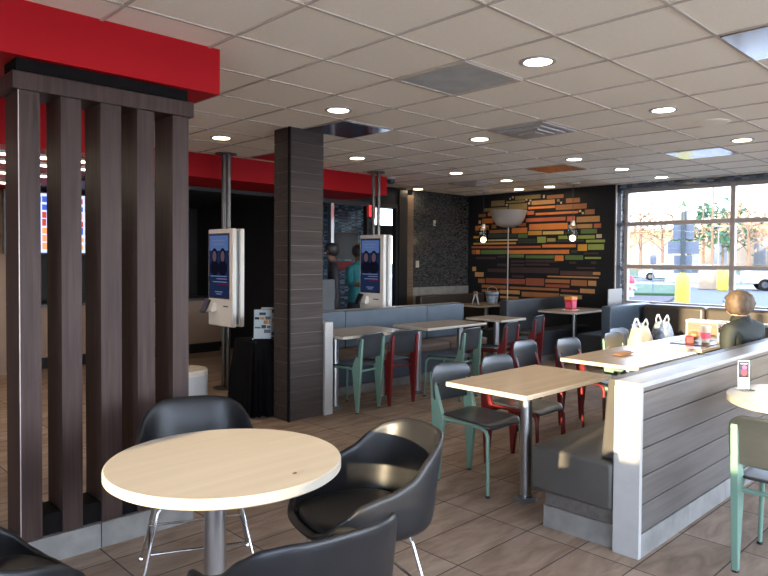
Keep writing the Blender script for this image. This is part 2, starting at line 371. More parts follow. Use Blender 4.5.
# window wall (far, right of the mural)
w = MB(); w.box(10.16, 10.46, 4.95, 5.1, 0, CE); w.box(10.1, 10.46, -3.3, 4.95, 2.655, CE)
struct(w.build('wall_window_reveal', mosaic('pale_glass_mosaic', [(.10, .12, .15), (.05, .06, .07), (.2, .23, .27), (.13, .15, .18), (.07, .08, .1)], .03)))
struct(bx('wall_window_sill', 'stone', 10.24, 10.46, -3.3, 4.95, 0, .80))
def window(name, parts, pane_boxes):
    wn = thing(name, None, None, (0, 0, 0)); wn['kind'] = 'structure'
    f = MB()
    for b in parts: f.box(*b, bev=.006)
    struct(f.build('window_frame', 'alu', wn))
    for b in pane_boxes: struct(bx('window_pane', 'tinted' if name == 'window_1' else 'glass', *b, parent=wn))
    return wn
fx0, fx1 = 10.28, 10.38
zs = [.84, 1.42, 2.105, 2.635]
posts = [4.93, 3.33, 1.76, .19, -1.38, -2.95]
parts = [(fx0, fx1, p - .032, p + .032, .80, 2.66) for p in posts]
panes = []
for a, b in zip(posts, posts[1:]):
    parts += [(fx0 + .004, fx1 - .004, b + .032, a - .032, z - .032, z + .032) for z in zs]
    panes += [(10.327, 10.333, b + .032, a - .032, z0 + .032, z1 - .032) for z0, z1 in zip(zs, zs[1:])]
window('window_1', parts, panes)
struct(bx('trim_4', 'cap', 10.14, 10.30, -3.2, 4.95, .80, .835))
# end wall behind the seats on the right, and the wall behind the photographer: both glazed
def glazed_wall(wname, kname, axis, at, lo, hi, openings, z0=.3, z1=2.5):
    w = MB(); t0, t1 = at
    def B(a, b, c, d):
        if b - a < .005: return
        if axis == 'x': w.box(t0, t1, a, b, c, d)
        else: w.box(a, b, t0, t1, c, d)
    B(lo, hi, 0, z0); B(lo, hi, z1, CE)
    e = lo
    for a, b, zl in openings:
        B(e, a, z0, z1); B(a, b, z0, zl); e = b
    B(e, hi, z0, z1)
    struct(w.build(wname, 'white'))
    tm = (t0 + t1) / 2; ps = []; pn = []
    for a, b, zl in openings:
        n = max(1, round((b - a) / 1.6)); st = (b - a) / n
        for k in range(n + 1):
            y = a + st * k; ps.append((y - .025 if k else y, y + .025 if k < n else y, zl, z1))
        for k in range(n):
            pn.append((a + st * k, a + st * (k + 1), zl, z1))
    conv = (lambda a, b, c, d, h: (tm - h, tm + h, a, b, c, d)) if axis == 'x' else (lambda a, b, c, d, h: (a, b, tm - h, tm + h, c, d))
    window(kname, [conv(*p, .04) for p in ps], [conv(*p, .003) for p in pn])
    return tm
glazed_wall('wall_front', 'window_2', 'x', (-2.7, -2.55), -3.3, 11.0, [(-2.9, .40, 1.3), (.44, .49, 1.3), (.62, 1.0, 1.27), (1.02, 2.03, 1.11)])  # unseen; piers, slots and sills shaped to place the sun patches
glazed_wall('wall_right', 'window_3', 'y', (-3.3, -3.15), -2.55, 10.24, [(-2.2, 1.4, .3), (1.8, 5.4, .3), (5.8, 9.6, .3)])
# kitchen and entrance lobby behind the counter
struct(bx('wall_kitchen', 'kitchen', -2.55, 5.9, 10.85, 11.0, 0, CE))
struct(bx('wall_kitchen_side', 'kitchen', 5.9, 6.0, 7.98, 10.85, 0, CE))
struct(bx('wall_kitchen_beige', 'beigewall', -2.55, 2.42, 9.4, 9.5, 0, 2.36))
w = MB(); w.box(6.0, 9.93, 10.5, 10.62, 0, CE); w.box(9.93, 11.2, 10.5, 10.62, 2.64, CE); w.box(10.95, 11.2, 10.5, 10.62, 0, 2.64)
struct(w.build('wall_lobby', 'mosblue'))
struct(bx('wall_lobby_right', 'white', 11.2, 11.3, 7.9, 10.62, 0, CE))
struct(bx('wall_lobby_back', 'white', 9.98, 11.2, 7.9, 8.0, 0, CE))
struct(bx('wall_back_outer', 'white', 10.17, 10.46, 5.1, 7.9, 0, CE))
d = thing('door_1', None, None, (10.44, 10.54, 0)); d['kind'] = 'structure'
f = MB()
for a in ((9.93, 9.99, 0, 2.64), (10.89, 10.95, 0, 2.64)): f.box(a[0], a[1], 10.5, 10.58, a[2], a[3])
f.box(9.99, 10.89, 10.5, 10.58, 2.03, 2.27); f.box(9.99, 10.89, 10.5, 10.58, 0, .2); f.box(9.99, 10.06, 10.51, 10.57, .2, 2.03); f.box(10.82, 10.89, 10.51, 10.57, .2, 2.03)
struct(f.build('door_frame', 'black', d))
f = MB(); f.box(10.06, 10.82, 10.537, 10.543, .2, 2.03); f.box(9.99, 10.89, 10.537, 10.543, 2.27, 2.64); struct(f.build('door_glass', 'glass', d))
struct(MB().tube([(10.12, 10.47, .95), (10.12, 10.44, .97), (10.12, 10.44, 1.2), (10.12, 10.47, 1.22)], .012).build('door_handle', 'steel', d))
# glazed lobby screen in line with the mosaic wall
w = thing('window_4', None, None, (6.9, 7.94, 0)); w['kind'] = 'structure'
f = MB(); f.box(6.0, 8.06, 7.90, 7.98, 0, .12); f.box(6.0, 8.06, 7.90, 7.98, 2.38, 2.44)
struct(f.build('window_frame', 'black', w))
for x, mm in ((6.03, 'alu'), (6.60, 'steel'), (7.36, 'black'), (8.03, 'black')):
    f = MB(); f.box(x - .028, x + .028, 7.895, 7.985, .12, 2.38); struct(f.build('window_mullion', mm, w))
f = MB()
for a, b in ((6.06, 6.57), (6.63, 7.33), (7.39, 8.0)): f.box(a, b, 7.938, 7.944, .12, 2.38)
struct(f.build('window_pane', 'thin', w))
struct(bx('wall_over_lobby_screen', 'darkwall', 6.0, 8.26, 7.90, 8.04, 2.44, CE))

# red soffits
struct(bx('ceiling_soffit_near', 'red', -2.55, 2.01, 3.43, 4.35, 2.465, CE))
struct(bx('ceiling_soffit_counter', 'red', 2.6, 6.85, 6.95, 7.89, 2.45, CE))
struct(bx('ceiling_soffit_kitchen', 'red', -2.55, 2.6, 5.62, 10.85, 2.37, CE))
struct(bx('ceiling_kitchen', 'kitchen', 2.6, 5.9, 7.9, 10.85, 2.40, CE))

# plank-clad pillar
p = thing('pillar', None, None, (3.82, 5.06, 0)); p['kind'] = 'structure'
f = MB(); f.box(3.628, 4.012, 4.958, 5.182, 0, CE); struct(f.build('core', 'joint', p))
f = MB()
n = 20; h = CE / n
for k in range(n): f.box(3.628, 4.02, 4.95, 5.19, k * h + .003, (k + 1) * h - .003); 
for v in f.bm.verts:
    if v.co.x < 3.63: v.co.x = 3.62
struct(f.build('cladding', 'pillar', p))
struct(MB().box(3.612, 3.632, 4.942, 4.962, 0, CE - .001).build('corner_strip', 'gap', p))

# mural of painted strips on the back wall
rects = []
for s_ in MURAL.split(';'):
    a = s_.split(','); rects.append([round(float(x) / .004) * .004 for x in a[:4]] + [a[4]])
ys = sorted({r[0] for r in rects} | {r[1] for r in rects} | {5.05, 7.88}); zs_ = sorted({r[2] for r in rects} | {r[3] for r in rects} | {.76, 2.70})
keys = ['bg'] + sorted({r[4] for r in rects})
cell = [[0] * (len(zs_) - 1) for _ in range(len(ys) - 1)]
for y0, y1, z0, z1, k in rects:
    for i in range(ys.index(y0), ys.index(y1)):
        for j in range(zs_.index(z0), zs_.index(z1)): cell[i][j] = keys.index(k)
f = MB(); V = [[f.bm.verts.new((9.9690, y, z)) for z in zs_] for y in ys]
for i in range(len(ys) - 1):
    for j in range(len(zs_) - 1):
        q = f.bm.faces.new((V[i][j], V[i][j + 1], V[i + 1][j + 1], V[i + 1][j])); q.material_index = cell[i][j]
mural = f.build('wall_mural', ['darkwall'] + ['mur_' + k for k in keys[1:]])
tag(mural, 'large round mural of orange, green and brown painted strips on the dark back wall', 'wall art')

# ------------------------------------------------------------------ ceiling fittings
LIGHTS = [(3.50, 2.25, 'nearest the camera, beside the grey return panel'), (5.32, 2.25, 'in the middle of the ceiling on the right'), (5.33, 4.09, 'left of the square air diffuser, in mid room'), (7.18, 2.25, 'near the round ceiling plate, towards the window'),
          (7.17, 4.09, 'beside the orange-reflecting mirror panel'), (8.38, 4.08, 'right of the orange-reflecting mirror panel'), (9.56, 4.06, 'closest to the far window head'), (7.19, 5.92, 'above the window-side end of the slate blue banquette'),
          (8.39, 5.92, 'above the dark double booth back'), (9.57, 5.90, 'over the mural near the right pendant'), (9.56, 6.49, 'over the middle of the mural'), (8.38, 7.74, 'in front of the dark mosaic wall'),
          (3.50, 4.12, 'near the plank pillar, left of the dark mirror panel'), (3.48, 5.91, 'beside the first kiosk post, at left'), (5.32, 5.91, 'right of the plank pillar')]
for x, y, where in LIGHTS:
    t = thing('downlight', 'round recessed warm downlight ' + where, 'ceiling light', (x, y, CE), 'recessed downlights in the tile ceiling')
    MB().lathe([(.098, -.010), (.112, -.006), (.112, -.0005), (.084, -.0005), (.084, -.008), (.098, -.010)], (x, y, CE), 28, caps=False).build('trim_ring', 'vent', t)
    MB().lathe([(0, -.004), (.085, -.004), (.085, -.001), (0, -.001)], (x, y, CE), 28).build('diffuser', 'lamp', t)
def tile_box(cx, cy): return cx - .293, cx + .293, cy - .293, cy + .293
for cx, cy, lab in ((4.076, 4.673, 'dark mirror-finish ceiling panel just right of the plank pillar'), (7.736, 4.673, 'mirror-finish ceiling panel reflecting the orange mural'),
                    (7.736, 2.843, 'mirror-finish ceiling panel near the window side, pale blue with sky'), (4.076, 1.013, 'mirror-finish ceiling panel reflecting a window at the upper right'),
                    (4.686, 6.503, 'mirror-finish ceiling panel behind the plank pillar')):
    o = bx('ceiling_mirror', 'mirror', *tile_box(cx, cy), CE - .012, CE - .001, bev=.003)
    tag(o, lab, 'ceiling panel', 'mirror panels in the tile ceiling')
t = thing('ceiling_return_grille', 'grey perforated square return-air panel in the ceiling', 'vent', (3.466, 2.843, CE))
a = tile_box(3.466, 2.843)
f = MB(); f.box(a[0], a[1], a[2], a[3], CE - .010, CE - .001); f.build('panel', 'perf', t)
f = MB()
for q in ((a[0] - .01, a[1] + .01, a[2] - .01, a[2] + .02), (a[0] - .01, a[1] + .01, a[3] - .02, a[3] + .01), (a[0] - .01, a[0] + .02, a[2] + .02, a[3] - .02), (a[1] - .02, a[1] + .01, a[2] + .02, a[3] - .02)): f.box(*q, CE - .016, CE - .001)
f.build('frame', 'tbar', t)
for cx, cy, lab in ((5.296, 3.453, 'square stepped air diffuser in mid ceiling between two downlights'), (8.346, 6.503, 'square stepped air diffuser near the mural, farther of the two')):
    t = thing('ceiling_air_diffuser', lab, 'vent', (cx, cy, CE), 'square air diffusers')
    MB().box(cx - .29, cx + .29, cy - .29, cy + .29, CE - .006, CE - .001).build('backing', 'ventdark', t)
    f = MB()
    for k, s in enumerate((.29, .215, .145)):
        zt = CE - .008 - .012 * k; wd = .05
        for q in ((-s, s, -s, -s + wd), (-s, s, s - wd, s), (-s, -s + wd, -s + wd, s - wd), (s - wd, s, -s + wd, s - wd)):
            f.box(cx + q[0], cx + q[1], cy + q[2], cy + q[3], zt - .010, zt + .006)
    f.build('louvre', 'vent', t)
    MB().box(cx - .085, cx + .085, cy - .085, cy + .085, CE - .05, CE - .03).build('centre_plate', 'vent', t)
o = MB().lathe([(0, -.012), (.13, -.012), (.15, -.006), (.15, -.001), (0, -.001)], (6.09, 2.16, CE), 32).build('ceiling_speaker', M['ceil'])
tag(o, 'flat round beige ceiling speaker plate near a downlight at right', 'speaker')
for x, y, lab in ((9.31, 7.04, 'glass pendant lamp hanging left of the bowl-shaped floor lamp'), (9.38, 5.36, 'glass pendant lamp hanging right, in front of the mural')):
    t = thing('pendant_lamp', lab, 'pendant lamp', (x, y, CE), 'small glass pendant lamps by the mural')
    MB().lathe([(0, -.03), (.10, -.03), (.11, -.012), (.11, -.001), (0, -.001)], (x, y, CE), 24).build('canopy', 'vent', t)
    MB().tube([(x, y, CE - .03), (x, y, 2.12)], .005, 6).build('cord', 'black', t)
    MB().lathe([(0, 2.14), (.03, 2.13), (.035, 2.06), (0, 2.055)], (x, y, 0), 16).build('socket', 'steel', t)
    MB().lathe([(.03, 2.10), (.075, 2.07), (.082, 1.92), (.07, 1.82), (.0, 1.80)], (x, y, 0), 24).build('glass_shade', 'acrylic', t)
    MB().ball((x, y, 1.862), .048, .048, .050).build('bulb', 'lamp2', t)
t = thing('floor_lamp', 'pale bowl-shaped uplighter on a thin white pole in front of the mural', 'lamp', (9.62, 6.74, 0))
MB().cyl((9.62, 6.74), .16, 0, .03, bev=.008).build('base', 'cap', t)
MB().tube([(9.62, 6.74, .03), (9.62, 6.74, 2.10)], .010, 10).build('pole', 'cap', t)
MB().lathe([(0, 2.08), (.10, 2.085), (.20, 2.125), (.275, 2.23), (.32, 2.375), (.306, 2.375), (.26, 2.24), (.19, 2.145), (0, 2.11)], (9.62, 6.74, 0), 40).build('bowl_shade', 'frost', t)
t = thing('ceiling_camera', 'small dark dome security camera at the end of the red soffit', 'camera', (6.93, 6.95, CE))
MB().cyl((6.93, 6.95), .075, CE - .035, CE - .001, bev=.006).build('base', 'vent', t)
MB().lathe([(.062, -.035), (.058, -.07), (.035, -.095), (0, -.10)], (6.93, 6.95, CE), 24).build('dome', 'black', t)

# ================================================================== slatted screen at the left
t = thing('slat_screen', 'dark walnut slatted screen standing on a grey tiled kerb, left of the round table', 'room divider', (1.38, 3.57, 0))
f = MB(); f.box(.60, .72, 3.45, 3.70, 0, .13); 
xs = [(.725, 1.325), (1.331, 1.85)]
for a, b in xs: f.box(a, b, 3.45, 3.70, 0, .13)
f.build('kerb', 'stone', t)
for a, b in ((.95, 1.047), (1.143, 1.24), (1.337, 1.444), (1.531, 1.628), (1.734, 1.83)):
    sl = MB().box(a, b, 3.465, 3.685, .13, 2.31).build('slat', 'walnut', t)
    f = MB(); f.box(a - .002, a + .002, 3.461, 3.467, .13, 2.31)
    f.build('edge_strip', 'walnut' if a > 1.1 else 'alu', sl)
MB().box(.92, 1.855, 3.445, 3.70, 2.31, 2.395, bev=.004).build('header_beam', 'walnut', t)
MB().box(.945, 1.83, 3.475, 3.67, 2.395, 2.464).build('top_filler', 'gap', t)
MB().box(.955, 1.825, 3.48, 3.67, .1305, .235).build('bottom_beam', 'gap', t)

# ================================================================== order counter and kitchen things
t = thing('order_counter', 'beige order counter with a black plinth, behind the slatted screen', 'counter', (4.0, 9.8, 0))
MB().box(2.45, 5.6, 9.50, 10.1, .16, .84).build('body', 'beigewall', t)
MB().box(2.5, 5.6, 9.56, 10.05, 0, .16).build('plinth', 'black', t)
MB().box(2.42, 5.62, 9.46, 10.14, .84, .88, bev=.006).build('worktop', 'greyvinyl', t)
for k, (x, lab) in enumerate(((2.62, 'lit menu screen seen through the first gap of the slatted screen'), (3.30, 'lit menu screen seen through the second gap of the slatted screen'))):
    t = thing('menu_board', lab, 'menu screen', (x, 9.0, 2.0), 'lit menu screens over the counter')
    MB().box(x - .32, x + .32, 9.0, 9.06, 1.55, 2.34).build('frame', 'black', t)
    f = MB(); rnd = random.Random(k + 3)
    mats_ = ['menuwhite', 'menublue', 'menured', 'menuorange']
    MB().box(x - .30, x + .30, 8.996, 9.0, 1.57, 2.32).build('panel', 'menuwhite', t)
    for c in range(8):
        for rr in range(7):
            f.mi = rnd.choice([0, 1, 2, 2, 1, 0]) if rr < 5 else rnd.choice([0, 0, 0, 1])
            w_, h_ = .045 + rnd.random() * .02, .055 + .035 * rnd.random()
            xx, zz = x - .27 + c * .077, 1.61 + rr * .1
            f.box(xx, xx + w_, 8.9935, 8.9965, zz, zz + h_)
    f.build('menu_pictures', ['menublue', 'menured', 'menuorange'], t)
    MB().tube([(x, 9.03, 2.34), (x, 9.03, 2.41)], .02, 8).build('bracket', 'black', t)
for k, (y, ord_) in enumerate(((5.95, 'first'), (6.45, 'second'), (7.3, 'third'), (8.3, 'fourth'))):
    t = thing('ceiling_strip_light', 'warm linear light under the red kitchen ceiling, %s from the slatted screen' % ord_, 'ceiling light', (1.5, y, 2.37), 'linear kitchen lights')
    MB().box(.6, 2.5, y - .05, y + .05, 2.345, 2.369).build('housing', 'vent', t)
    MB().box(.62, 2.48, y - .04, y + .04, 2.338, 2.346).build('diffuser', 'strip', t)
t = thing('order_terminal', 'grey till monitor standing on the order counter', 'till', (4.78, 9.75, .88))
MB().box(4.68, 4.88, 9.66, 9.86, .881, .91, bev=.008).build('foot', 'black', t)
MB().tube([(4.78, 9.76, .91), (4.78, 9.74, 1.15)], .035, 10).build('neck', 'black', t)
f = MB(); f.box(4.66, 4.92, 9.64, 9.70, 1.05, 1.50, bev=.02, rot=Matrix.Rotation(math.radians(14), 3, 'X') @ Matrix.Rotation(.2, 3, 'Y'))
f.build('screen_back', 'vent', t)
o = MB().box(4.60, 4.77, 9.44, 9.495, .62, .82, bev=.006).build('notice_box', M['redplastic']); tag(o, 'small red box fixed on the front of the order counter', 'box')
t = thing('drum_stool', 'low white drum stool behind the slatted screen', 'stool', (3.02, 5.85, 0))
MB().lathe([(0, .0), (.235, 0), (.24, .01), (.24, .40)], (3.02, 5.85, 0), 40).build('drum', 'cap', t)
MB().lathe([(.24, .40), (.24, .435), (.225, .45), (0, .452)], (3.02, 5.85, 0), 40).build('seat', 'laminate', t)

# ------------------------------------------------------------------ self-order kiosks
def kiosk(x, y0, y1, lab, bright):
    yc = (y0 + y1) / 2; xc = x + .08
    t = thing('order_kiosk', lab, 'kiosk', (xc, yc, 0), 'self-order kiosks on ceiling posts')
    for sgn in (-1, 1):
        yy = yc + .052 * sgn
        MB().cyl((xc, yy), .026, 0, CE - .012, 14).build('post', 'darkpole', t)
    MB().cyl((xc, yc), .125, CE - .014, CE - .002, 28).build('ceiling_plate', 'darkpole', t)
    MB().cyl((xc, yc), .15, .0, .012, 28).build('floor_plate', 'darkpole', t)
    MB().box(xc - .022, xc + .022, y0 + .03, y1 - .03, .76, 1.83).build('core', 'midgrey', t)
    for sgn, nm in ((-1, 'near'), (1, 'far')):
        a, b = (x, x + .058) if sgn < 0 else (x + .102, x + .16)
        sh = MB().box(a, b, y0, y1, .73, 1.85, bev=.012).build('shell', 'kiosk', t)
        xf = a if sgn < 0 else b
        def pl(u0, u1, z0, z1, k, m, name, par):
            d0, d1 = sorted((xf + sgn * .0012 * k, xf + sgn * .0012 * (k + 1)))
            return MB().box(d0, d1, u0, u1, z0, z1).build(name, m, par)
        s0, s1 = y0 + .075, y1 - .03
        bez = pl(s0 - .012, s1 + .012, 1.045, 1.80, 0, 'black', 'screen', t)
        pl(s0, s1, 1.06, 1.785, 1, 'screen', 'display', bez)
        pl(s0 + .01, s1 - .01, 1.60, 1.775, 2, 'screenlight', 'display', bez)
        w_ = (s1 - s0)
        for q in (.30, .72):
            c = s0 + w_ * q
            f = MB(); f.mi = 0
            def disc(cy, cz, ry, rz, k):
                pts = [(cy + ry * math.cos(2 * PI * i / 20), cz + rz * math.sin(2 * PI * i / 20)) for i in range(20)]
                d0, d1 = sorted((xf + sgn * .0012 * k, xf + sgn * .0012 * (k + 1)))
                f.prism(pts, 'x', d0, d1)
            f.mi = 1; disc(c, 1.545, .062, .085, 3); disc(c, 1.40, .10, .09, 3)
            f.mi = 0; disc(c, 1.535, .043, .062, 4)
            f.build('portrait', ['screenskin', 'screenhair'], bez)
        for zz, l0, l1 in ((1.71, .2, .85), (1.67, .25, .8), (1.30, .08, .92), (1.27, .08, .6), (1.235, .08, .8), (1.12, .3, .7), (1.095, .35, .62)):
            pl(s0 + w_ * l0, s0 + w_ * l1, zz, zz + .010, 4, 'screentext', 'text_line', bez)
        pl(s0, s0 + w_ * .55, 1.205, 1.222, 3, 'screenred', 'banner', bez)
        # card reader on its sloping bracket, and the receipt slot
        cy = y1 - .13
        f = MB(); xo = xf + sgn * .07
        f.prism([(xf, .90), (xf, .99), (xf + sgn * .045, 1.0), (xf + sgn * .075, .91), (xf + sgn * .06, .885)], 'y', cy - .06, cy + .10, bev=.006)
        cr = f.build('card_reader_bracket', 'kiosk', t)
        f = MB(); f.box(-.014, .014, -.05, .05, -.085, .085, bev=.008, rot=Matrix.Rotation(sgn * -.5, 3, 'Y'))
        bmesh.ops.translate(f.bm, verts=f.bm.verts, vec=(xf + sgn * .085, cy + .05, .955))
        f.build('card_reader', 'black', cr)
        pl(y0 + .09, y0 + .20, .955, .968, 0, 'black', 'receipt_slot', t)
    return t
kiosk(3.96, 6.485, 7.02, 'white order kiosk on the ceiling post left of the plank pillar', 0)
kiosk(6.27, 6.42, 6.90, 'white order kiosk with lit blue screen, right of the plank pillar', 1)

# ------------------------------------------------------------------ draped table by the pillar
def draped(x0, x1, y0, y1, h):
    rows = []; n = 96
    def ring(z, amp, grow):
        r = []
        for k in range(n):
            a = 2 * PI * k / n
            ca, sa = math.cos(a), math.sin(a)
            e = 2 / 7
            px = math.copysign(abs(ca) ** e, ca); py = math.copysign(abs(sa) ** e, sa)
            wv = amp * (math.sin(a * 15 + .6 * math.sin(3 * a)) + .5 * math.sin(a * 23 + 1.3))
            r.append(((x0 + x1) / 2 + px * ((x1 - x0) / 2 + grow + wv), (y0 + y1) / 2 + py * ((y1 - y0) / 2 + grow + wv), z))
        return r
    for s, z in ((.01, h + .004), (.6, h + .004), (.97, h + .004)):
        rr = ring(z, 0, 0); cx, cy = (x0 + x1) / 2, (y0 + y1) / 2
        rows.append([(cx + (p[0] - cx) * s, cy + (p[1] - cy) * s, p[2]) for p in rr])
    for z, amp, gr in ((h - .006, .000, .008), (h - .06, .004, .012), (h * .7, .016, .022), (h * .4, .022, .034), (.10, .026, .040), (.012, .028, .045)): rows.append(ring(z, amp, gr))
    return MB().grid(rows, closed_v=True)
t = thing('side_table', 'small square table hidden under a floor-length black cloth beside the pillar', 'table', (3.71, 5.48, 0))
MB().box(3.49, 3.93, 5.30, 5.67, .69, .72).build('tabletop', 'black', t)
for sx in (3.53, 3.89):
    for sy in (5.34, 5.63): MB().box(sx - .02, sx + .02, sy - .02, sy + .02, 0, .69).build('leg', 'black', t)
o = draped(3.48, 3.94, 5.29, 5.68, .722).build('tablecloth', 'cloth'); tag(o, 'floor-length black cloth draped over the small table beside the pillar', 'tablecloth')
def flyer(name, x, y, z, w_, h_, ang, lean, lab, cat, seed, bg='paper', blocks=('midgrey', 'orange', 'bluevinyl', 'black'), foot=True, grp=None, pic=False):
    """printed card in a clear stand; front faces -Y turned by ang"""
    t = thing(name, lab, cat, (x, y, z), grp)
    R = Matrix.Rotation(ang, 3, 'Z') @ Matrix.Rotation(lean, 3, 'X')
    def put(f):
        for v in f.bm.verts: v.co = R @ v.co + Vector((x, y, z))
        return f
    rnd = random.Random(seed)
    put(MB().box(-w_ / 2, w_ / 2, -.0015, .0015, .008, h_)).build('card', bg, t)
    f = MB(); rows_ = 6
    for k in range(rows_):
        z0 = .02 + (h_ - .03) * k / rows_
        xx = -w_ / 2 + .008
        while xx < w_ / 2 - .02:
            ww = min(w_ * (.18 + .4 * rnd.random()), w_ / 2 - .008 - xx)
            f.mi = rnd.randrange(len(blocks))
            if rnd.random() < .62 and not pic: f.box(xx, xx + ww, -.0025, -.0014, z0, z0 + (h_ - .03) / rows_ * (.35 + .5 * rnd.random()))
            xx += ww + .008
    if pic:
        f.mi = 1; f.box(-w_ * .44, w_ * .44, -.0022, -.0014, h_ * .42, h_ * .97)
        f.mi = 0; f.prism([(w_ * (.02 + .26 * math.cos(a * PI / 8)), h_ * (.60 + .13 * math.sin(a * PI / 8))) for a in range(16)], 'y', -.0028, -.0020)
        f.mi = 3; f.prism([(w_ * (.05 + .20 * math.cos(a * PI / 8)), h_ * (.76 + .08 * math.sin(a * PI / 8))) for a in range(16)], 'y', -.0028, -.0020)
        f.mi = 2; f.box(-w_ * .3, w_ * .3, -.0028, -.0020, h_ * .88, h_ * .91)
    put(f).build('print', list(blocks), t)
    put(MB().box(-w_ / 2 - .006, w_ / 2 + .006, -.006, -.0035, .004, h_ + .006)).build('clear_front', 'acrylic', t)
    if foot: put(MB().box(-w_ / 2 - .006, w_ / 2 + .006, -.05, .05, .0005, .0038)).build('foot', 'acrylic', t)
    return t
flyer('flyer_stand', 3.62, 5.38, .727, .17, .29, -.75, -.08, 'clear stand holding a printed white flyer on the black-draped table, in front', 'flyer stand', 5)
flyer('flyer_stand', 3.79, 5.46, .727, .22, .30, -.62, -.05, 'clear stand of printed flyers on the black-draped table, beside the pillar', 'flyer stand', 9, blocks=('black', 'benchwood', 'midgrey', 'orange'))

# ================================================================== half walls and built-in benches
t = thing('half_wall', 'low grey-oak half wall with off-white cap and end panel, in the right foreground', 'half wall', (5.2, 1.53, 0))
MB().box(3.27, 7.2, 1.485, 1.58, 0, .875).build('core', 'gap', t)
f = MB()
zz = [.122, .267, .412, .557, .702, .845]
for a, b in zip(zz, zz[1:]): f.box(3.272, 7.2, 1.467, 1.486, a + .003, b - .003, bev=.002)
f.box(3.272, 7.2, 1.467, 1.486, .848, .872, bev=.002)
f.build('paneling', 'board', t)
MB().box(3.245, 7.33, 1.46, 1.60, .872, .897, bev=.003).build('cap', 'cap', t)
MB().box(3.24, 3.272, 1.46, 1.60, 0, .872, bev=.003).build('end_panel', 'cap', t)
f = MB(); x = 3.274
while x < 7.2:
    f.box(x + .002, min(x + .605, 7.2), 1.462, 1.486, 0, .12); x += .607
f.build('tile_base', 'stone', t)
t = thing('half_wall', 'sunlit oak half wall with white cap behind the tray table', 'half wall', (7.26, 2.18, 0))
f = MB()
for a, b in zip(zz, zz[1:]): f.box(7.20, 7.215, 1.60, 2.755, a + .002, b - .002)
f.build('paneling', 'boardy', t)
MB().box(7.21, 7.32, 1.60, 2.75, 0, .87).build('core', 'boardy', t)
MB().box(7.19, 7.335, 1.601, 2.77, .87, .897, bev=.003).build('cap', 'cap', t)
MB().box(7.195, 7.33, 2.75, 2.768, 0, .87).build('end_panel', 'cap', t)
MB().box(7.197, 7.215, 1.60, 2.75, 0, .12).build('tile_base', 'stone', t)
t = thing('bench', 'taupe vinyl bench built along the half wall beside the two long tables', 'bench', (5.2, 1.85, 0))
MB().box(3.28, 7.18, 1.61, 2.02, .122, .21).build('base', 'board', t)
MB().box(3.272, 7.18, 1.61, 2.03, 0, .12).build('tile_kick', 'stone', t)
MB().box(3.272, 7.18, 1.605, 2.03, .1195, .1245).build('kick_trim', 'steel', t)
for a, b in ((3.235, 4.6), (4.605, 5.95), (5.955, 7.18)):
    MB().box(a, b, 1.604, 2.10, .205, .46, bev=.022, seg=3).build('seat_cushion', 'greyvinyl', t)
    f = MB(); f.prism([(1.604, .462), (1.70, .462), (1.665, .893), (1.604, .893)], 'x', a + .06 if a < 3.3 else a, b, bev=.012); f.build('back_cushion', 'greyvinyl', t)

# banquette along the middle of the room
t = thing('half_wall', 'long low wall with pale cap behind the slate blue banquette', 'half wall', (5.7, 6.04, 0))
MB().box(4.03, 7.36, 5.985, 6.09, 0, .875).build('core', 'board', t)
MB().box(4.12, 7.37, 5.97, 6.10, .875, .90, bev=.003).build('cap', 'cap', t)
MB().box(4.045, 4.115, 4.955, 5.985, 0, .875).build('side_wall', 'board', t)
MB().box(4.03, 4.13, 4.925, 4.955, 0, .90, bev=.003).build('end_panel', 'cap', t)
MB().box(4.032, 4.128, 4.956, 6.0, .876, .90, bev=.003).build('side_cap', 'cap', t)
t = thing('bench', 'slate blue upholstered banquette along the low wall, behind two beige tables', 'bench', (5.7, 5.72, 0))
MB().box(4.14, 7.25, 5.52, 5.95, .10, .36).build('base', 'bluevinyl', t)
MB().box(4.14, 7.25, 5.50, 5.95, 0, .095).build('tile_kick', 'stone', t)
for a, b in ((4.14, 5.10), (5.106, 6.54), (6.546, 7.32)):
    MB().box(a, b, 5.45, 5.955, .36, .46, bev=.025, seg=3).build('seat_cushion', 'benchwood', t)
    MB().box(a, b, 5.86, 5.968, .462, .90, bev=.015).build('back_cushion', 'bluevinyl', t)
o = MB().box(4.84, 5.07, 6.02, 6.05, .9005, 1.27, bev=.004).build('screen_board', M['slatevinyl']); tag(o, 'slate grey upright board standing on the low wall beside the pillar', 'board')

# double booth back in the middle distance, and the corner booth by the window
t = thing('booth_bench', 'dark slate double booth bench between the two far tables', 'bench', (8.8, 5.7, 0))
MB().box(8.10, 9.90, 5.68, 5.82, 0, .92, bev=.02).build('backrest', 'slatevinyl', t)
MB().box(8.15, 9.90, 5.31, 5.675, .10, .46, bev=.02).build('seat', 'slatevinyl', t)
MB().box(8.15, 9.90, 5.825, 6.20, .10, .46, bev=.02).build('seat', 'slatevinyl', t)
MB().box(8.2, 9.90, 5.40, 6.12, 0, .098).build('plinth', 'stone', t)
t = thing('booth_bench', 'slate blue booth bench with its back towards the tables, left of the shopping bags', 'bench', (9.2, 4.4, 0))
MB().box(8.62, 9.90, 4.33, 4.47, 0, .88, bev=.015).build('backrest', 'bluevinyl', t)
MB().box(8.66, 9.90, 4.475, 4.86, .10, .46, bev=.02).build('seat', 'slatevinyl', t)
MB().box(8.7, 9.90, 4.48, 4.80, 0, .098).build('plinth', 'stone', t)
o = MB().box(9.68, 10.13, 4.90, 4.915, 0, 1.07, bev=.004).build('corner_panel', M['frost']); tag(o, 'small pale panel standing in the corner at the mural\'s right end', 'panel')
t = thing('booth_bench', 'dark brown banquette running below the far window', 'bench', (9.5, 2.2, 0))
MB().box(9.62, 10.08, -1.0, 4.30, 0, .86).build('back_wall', 'benchwood', t)
y = -1.0
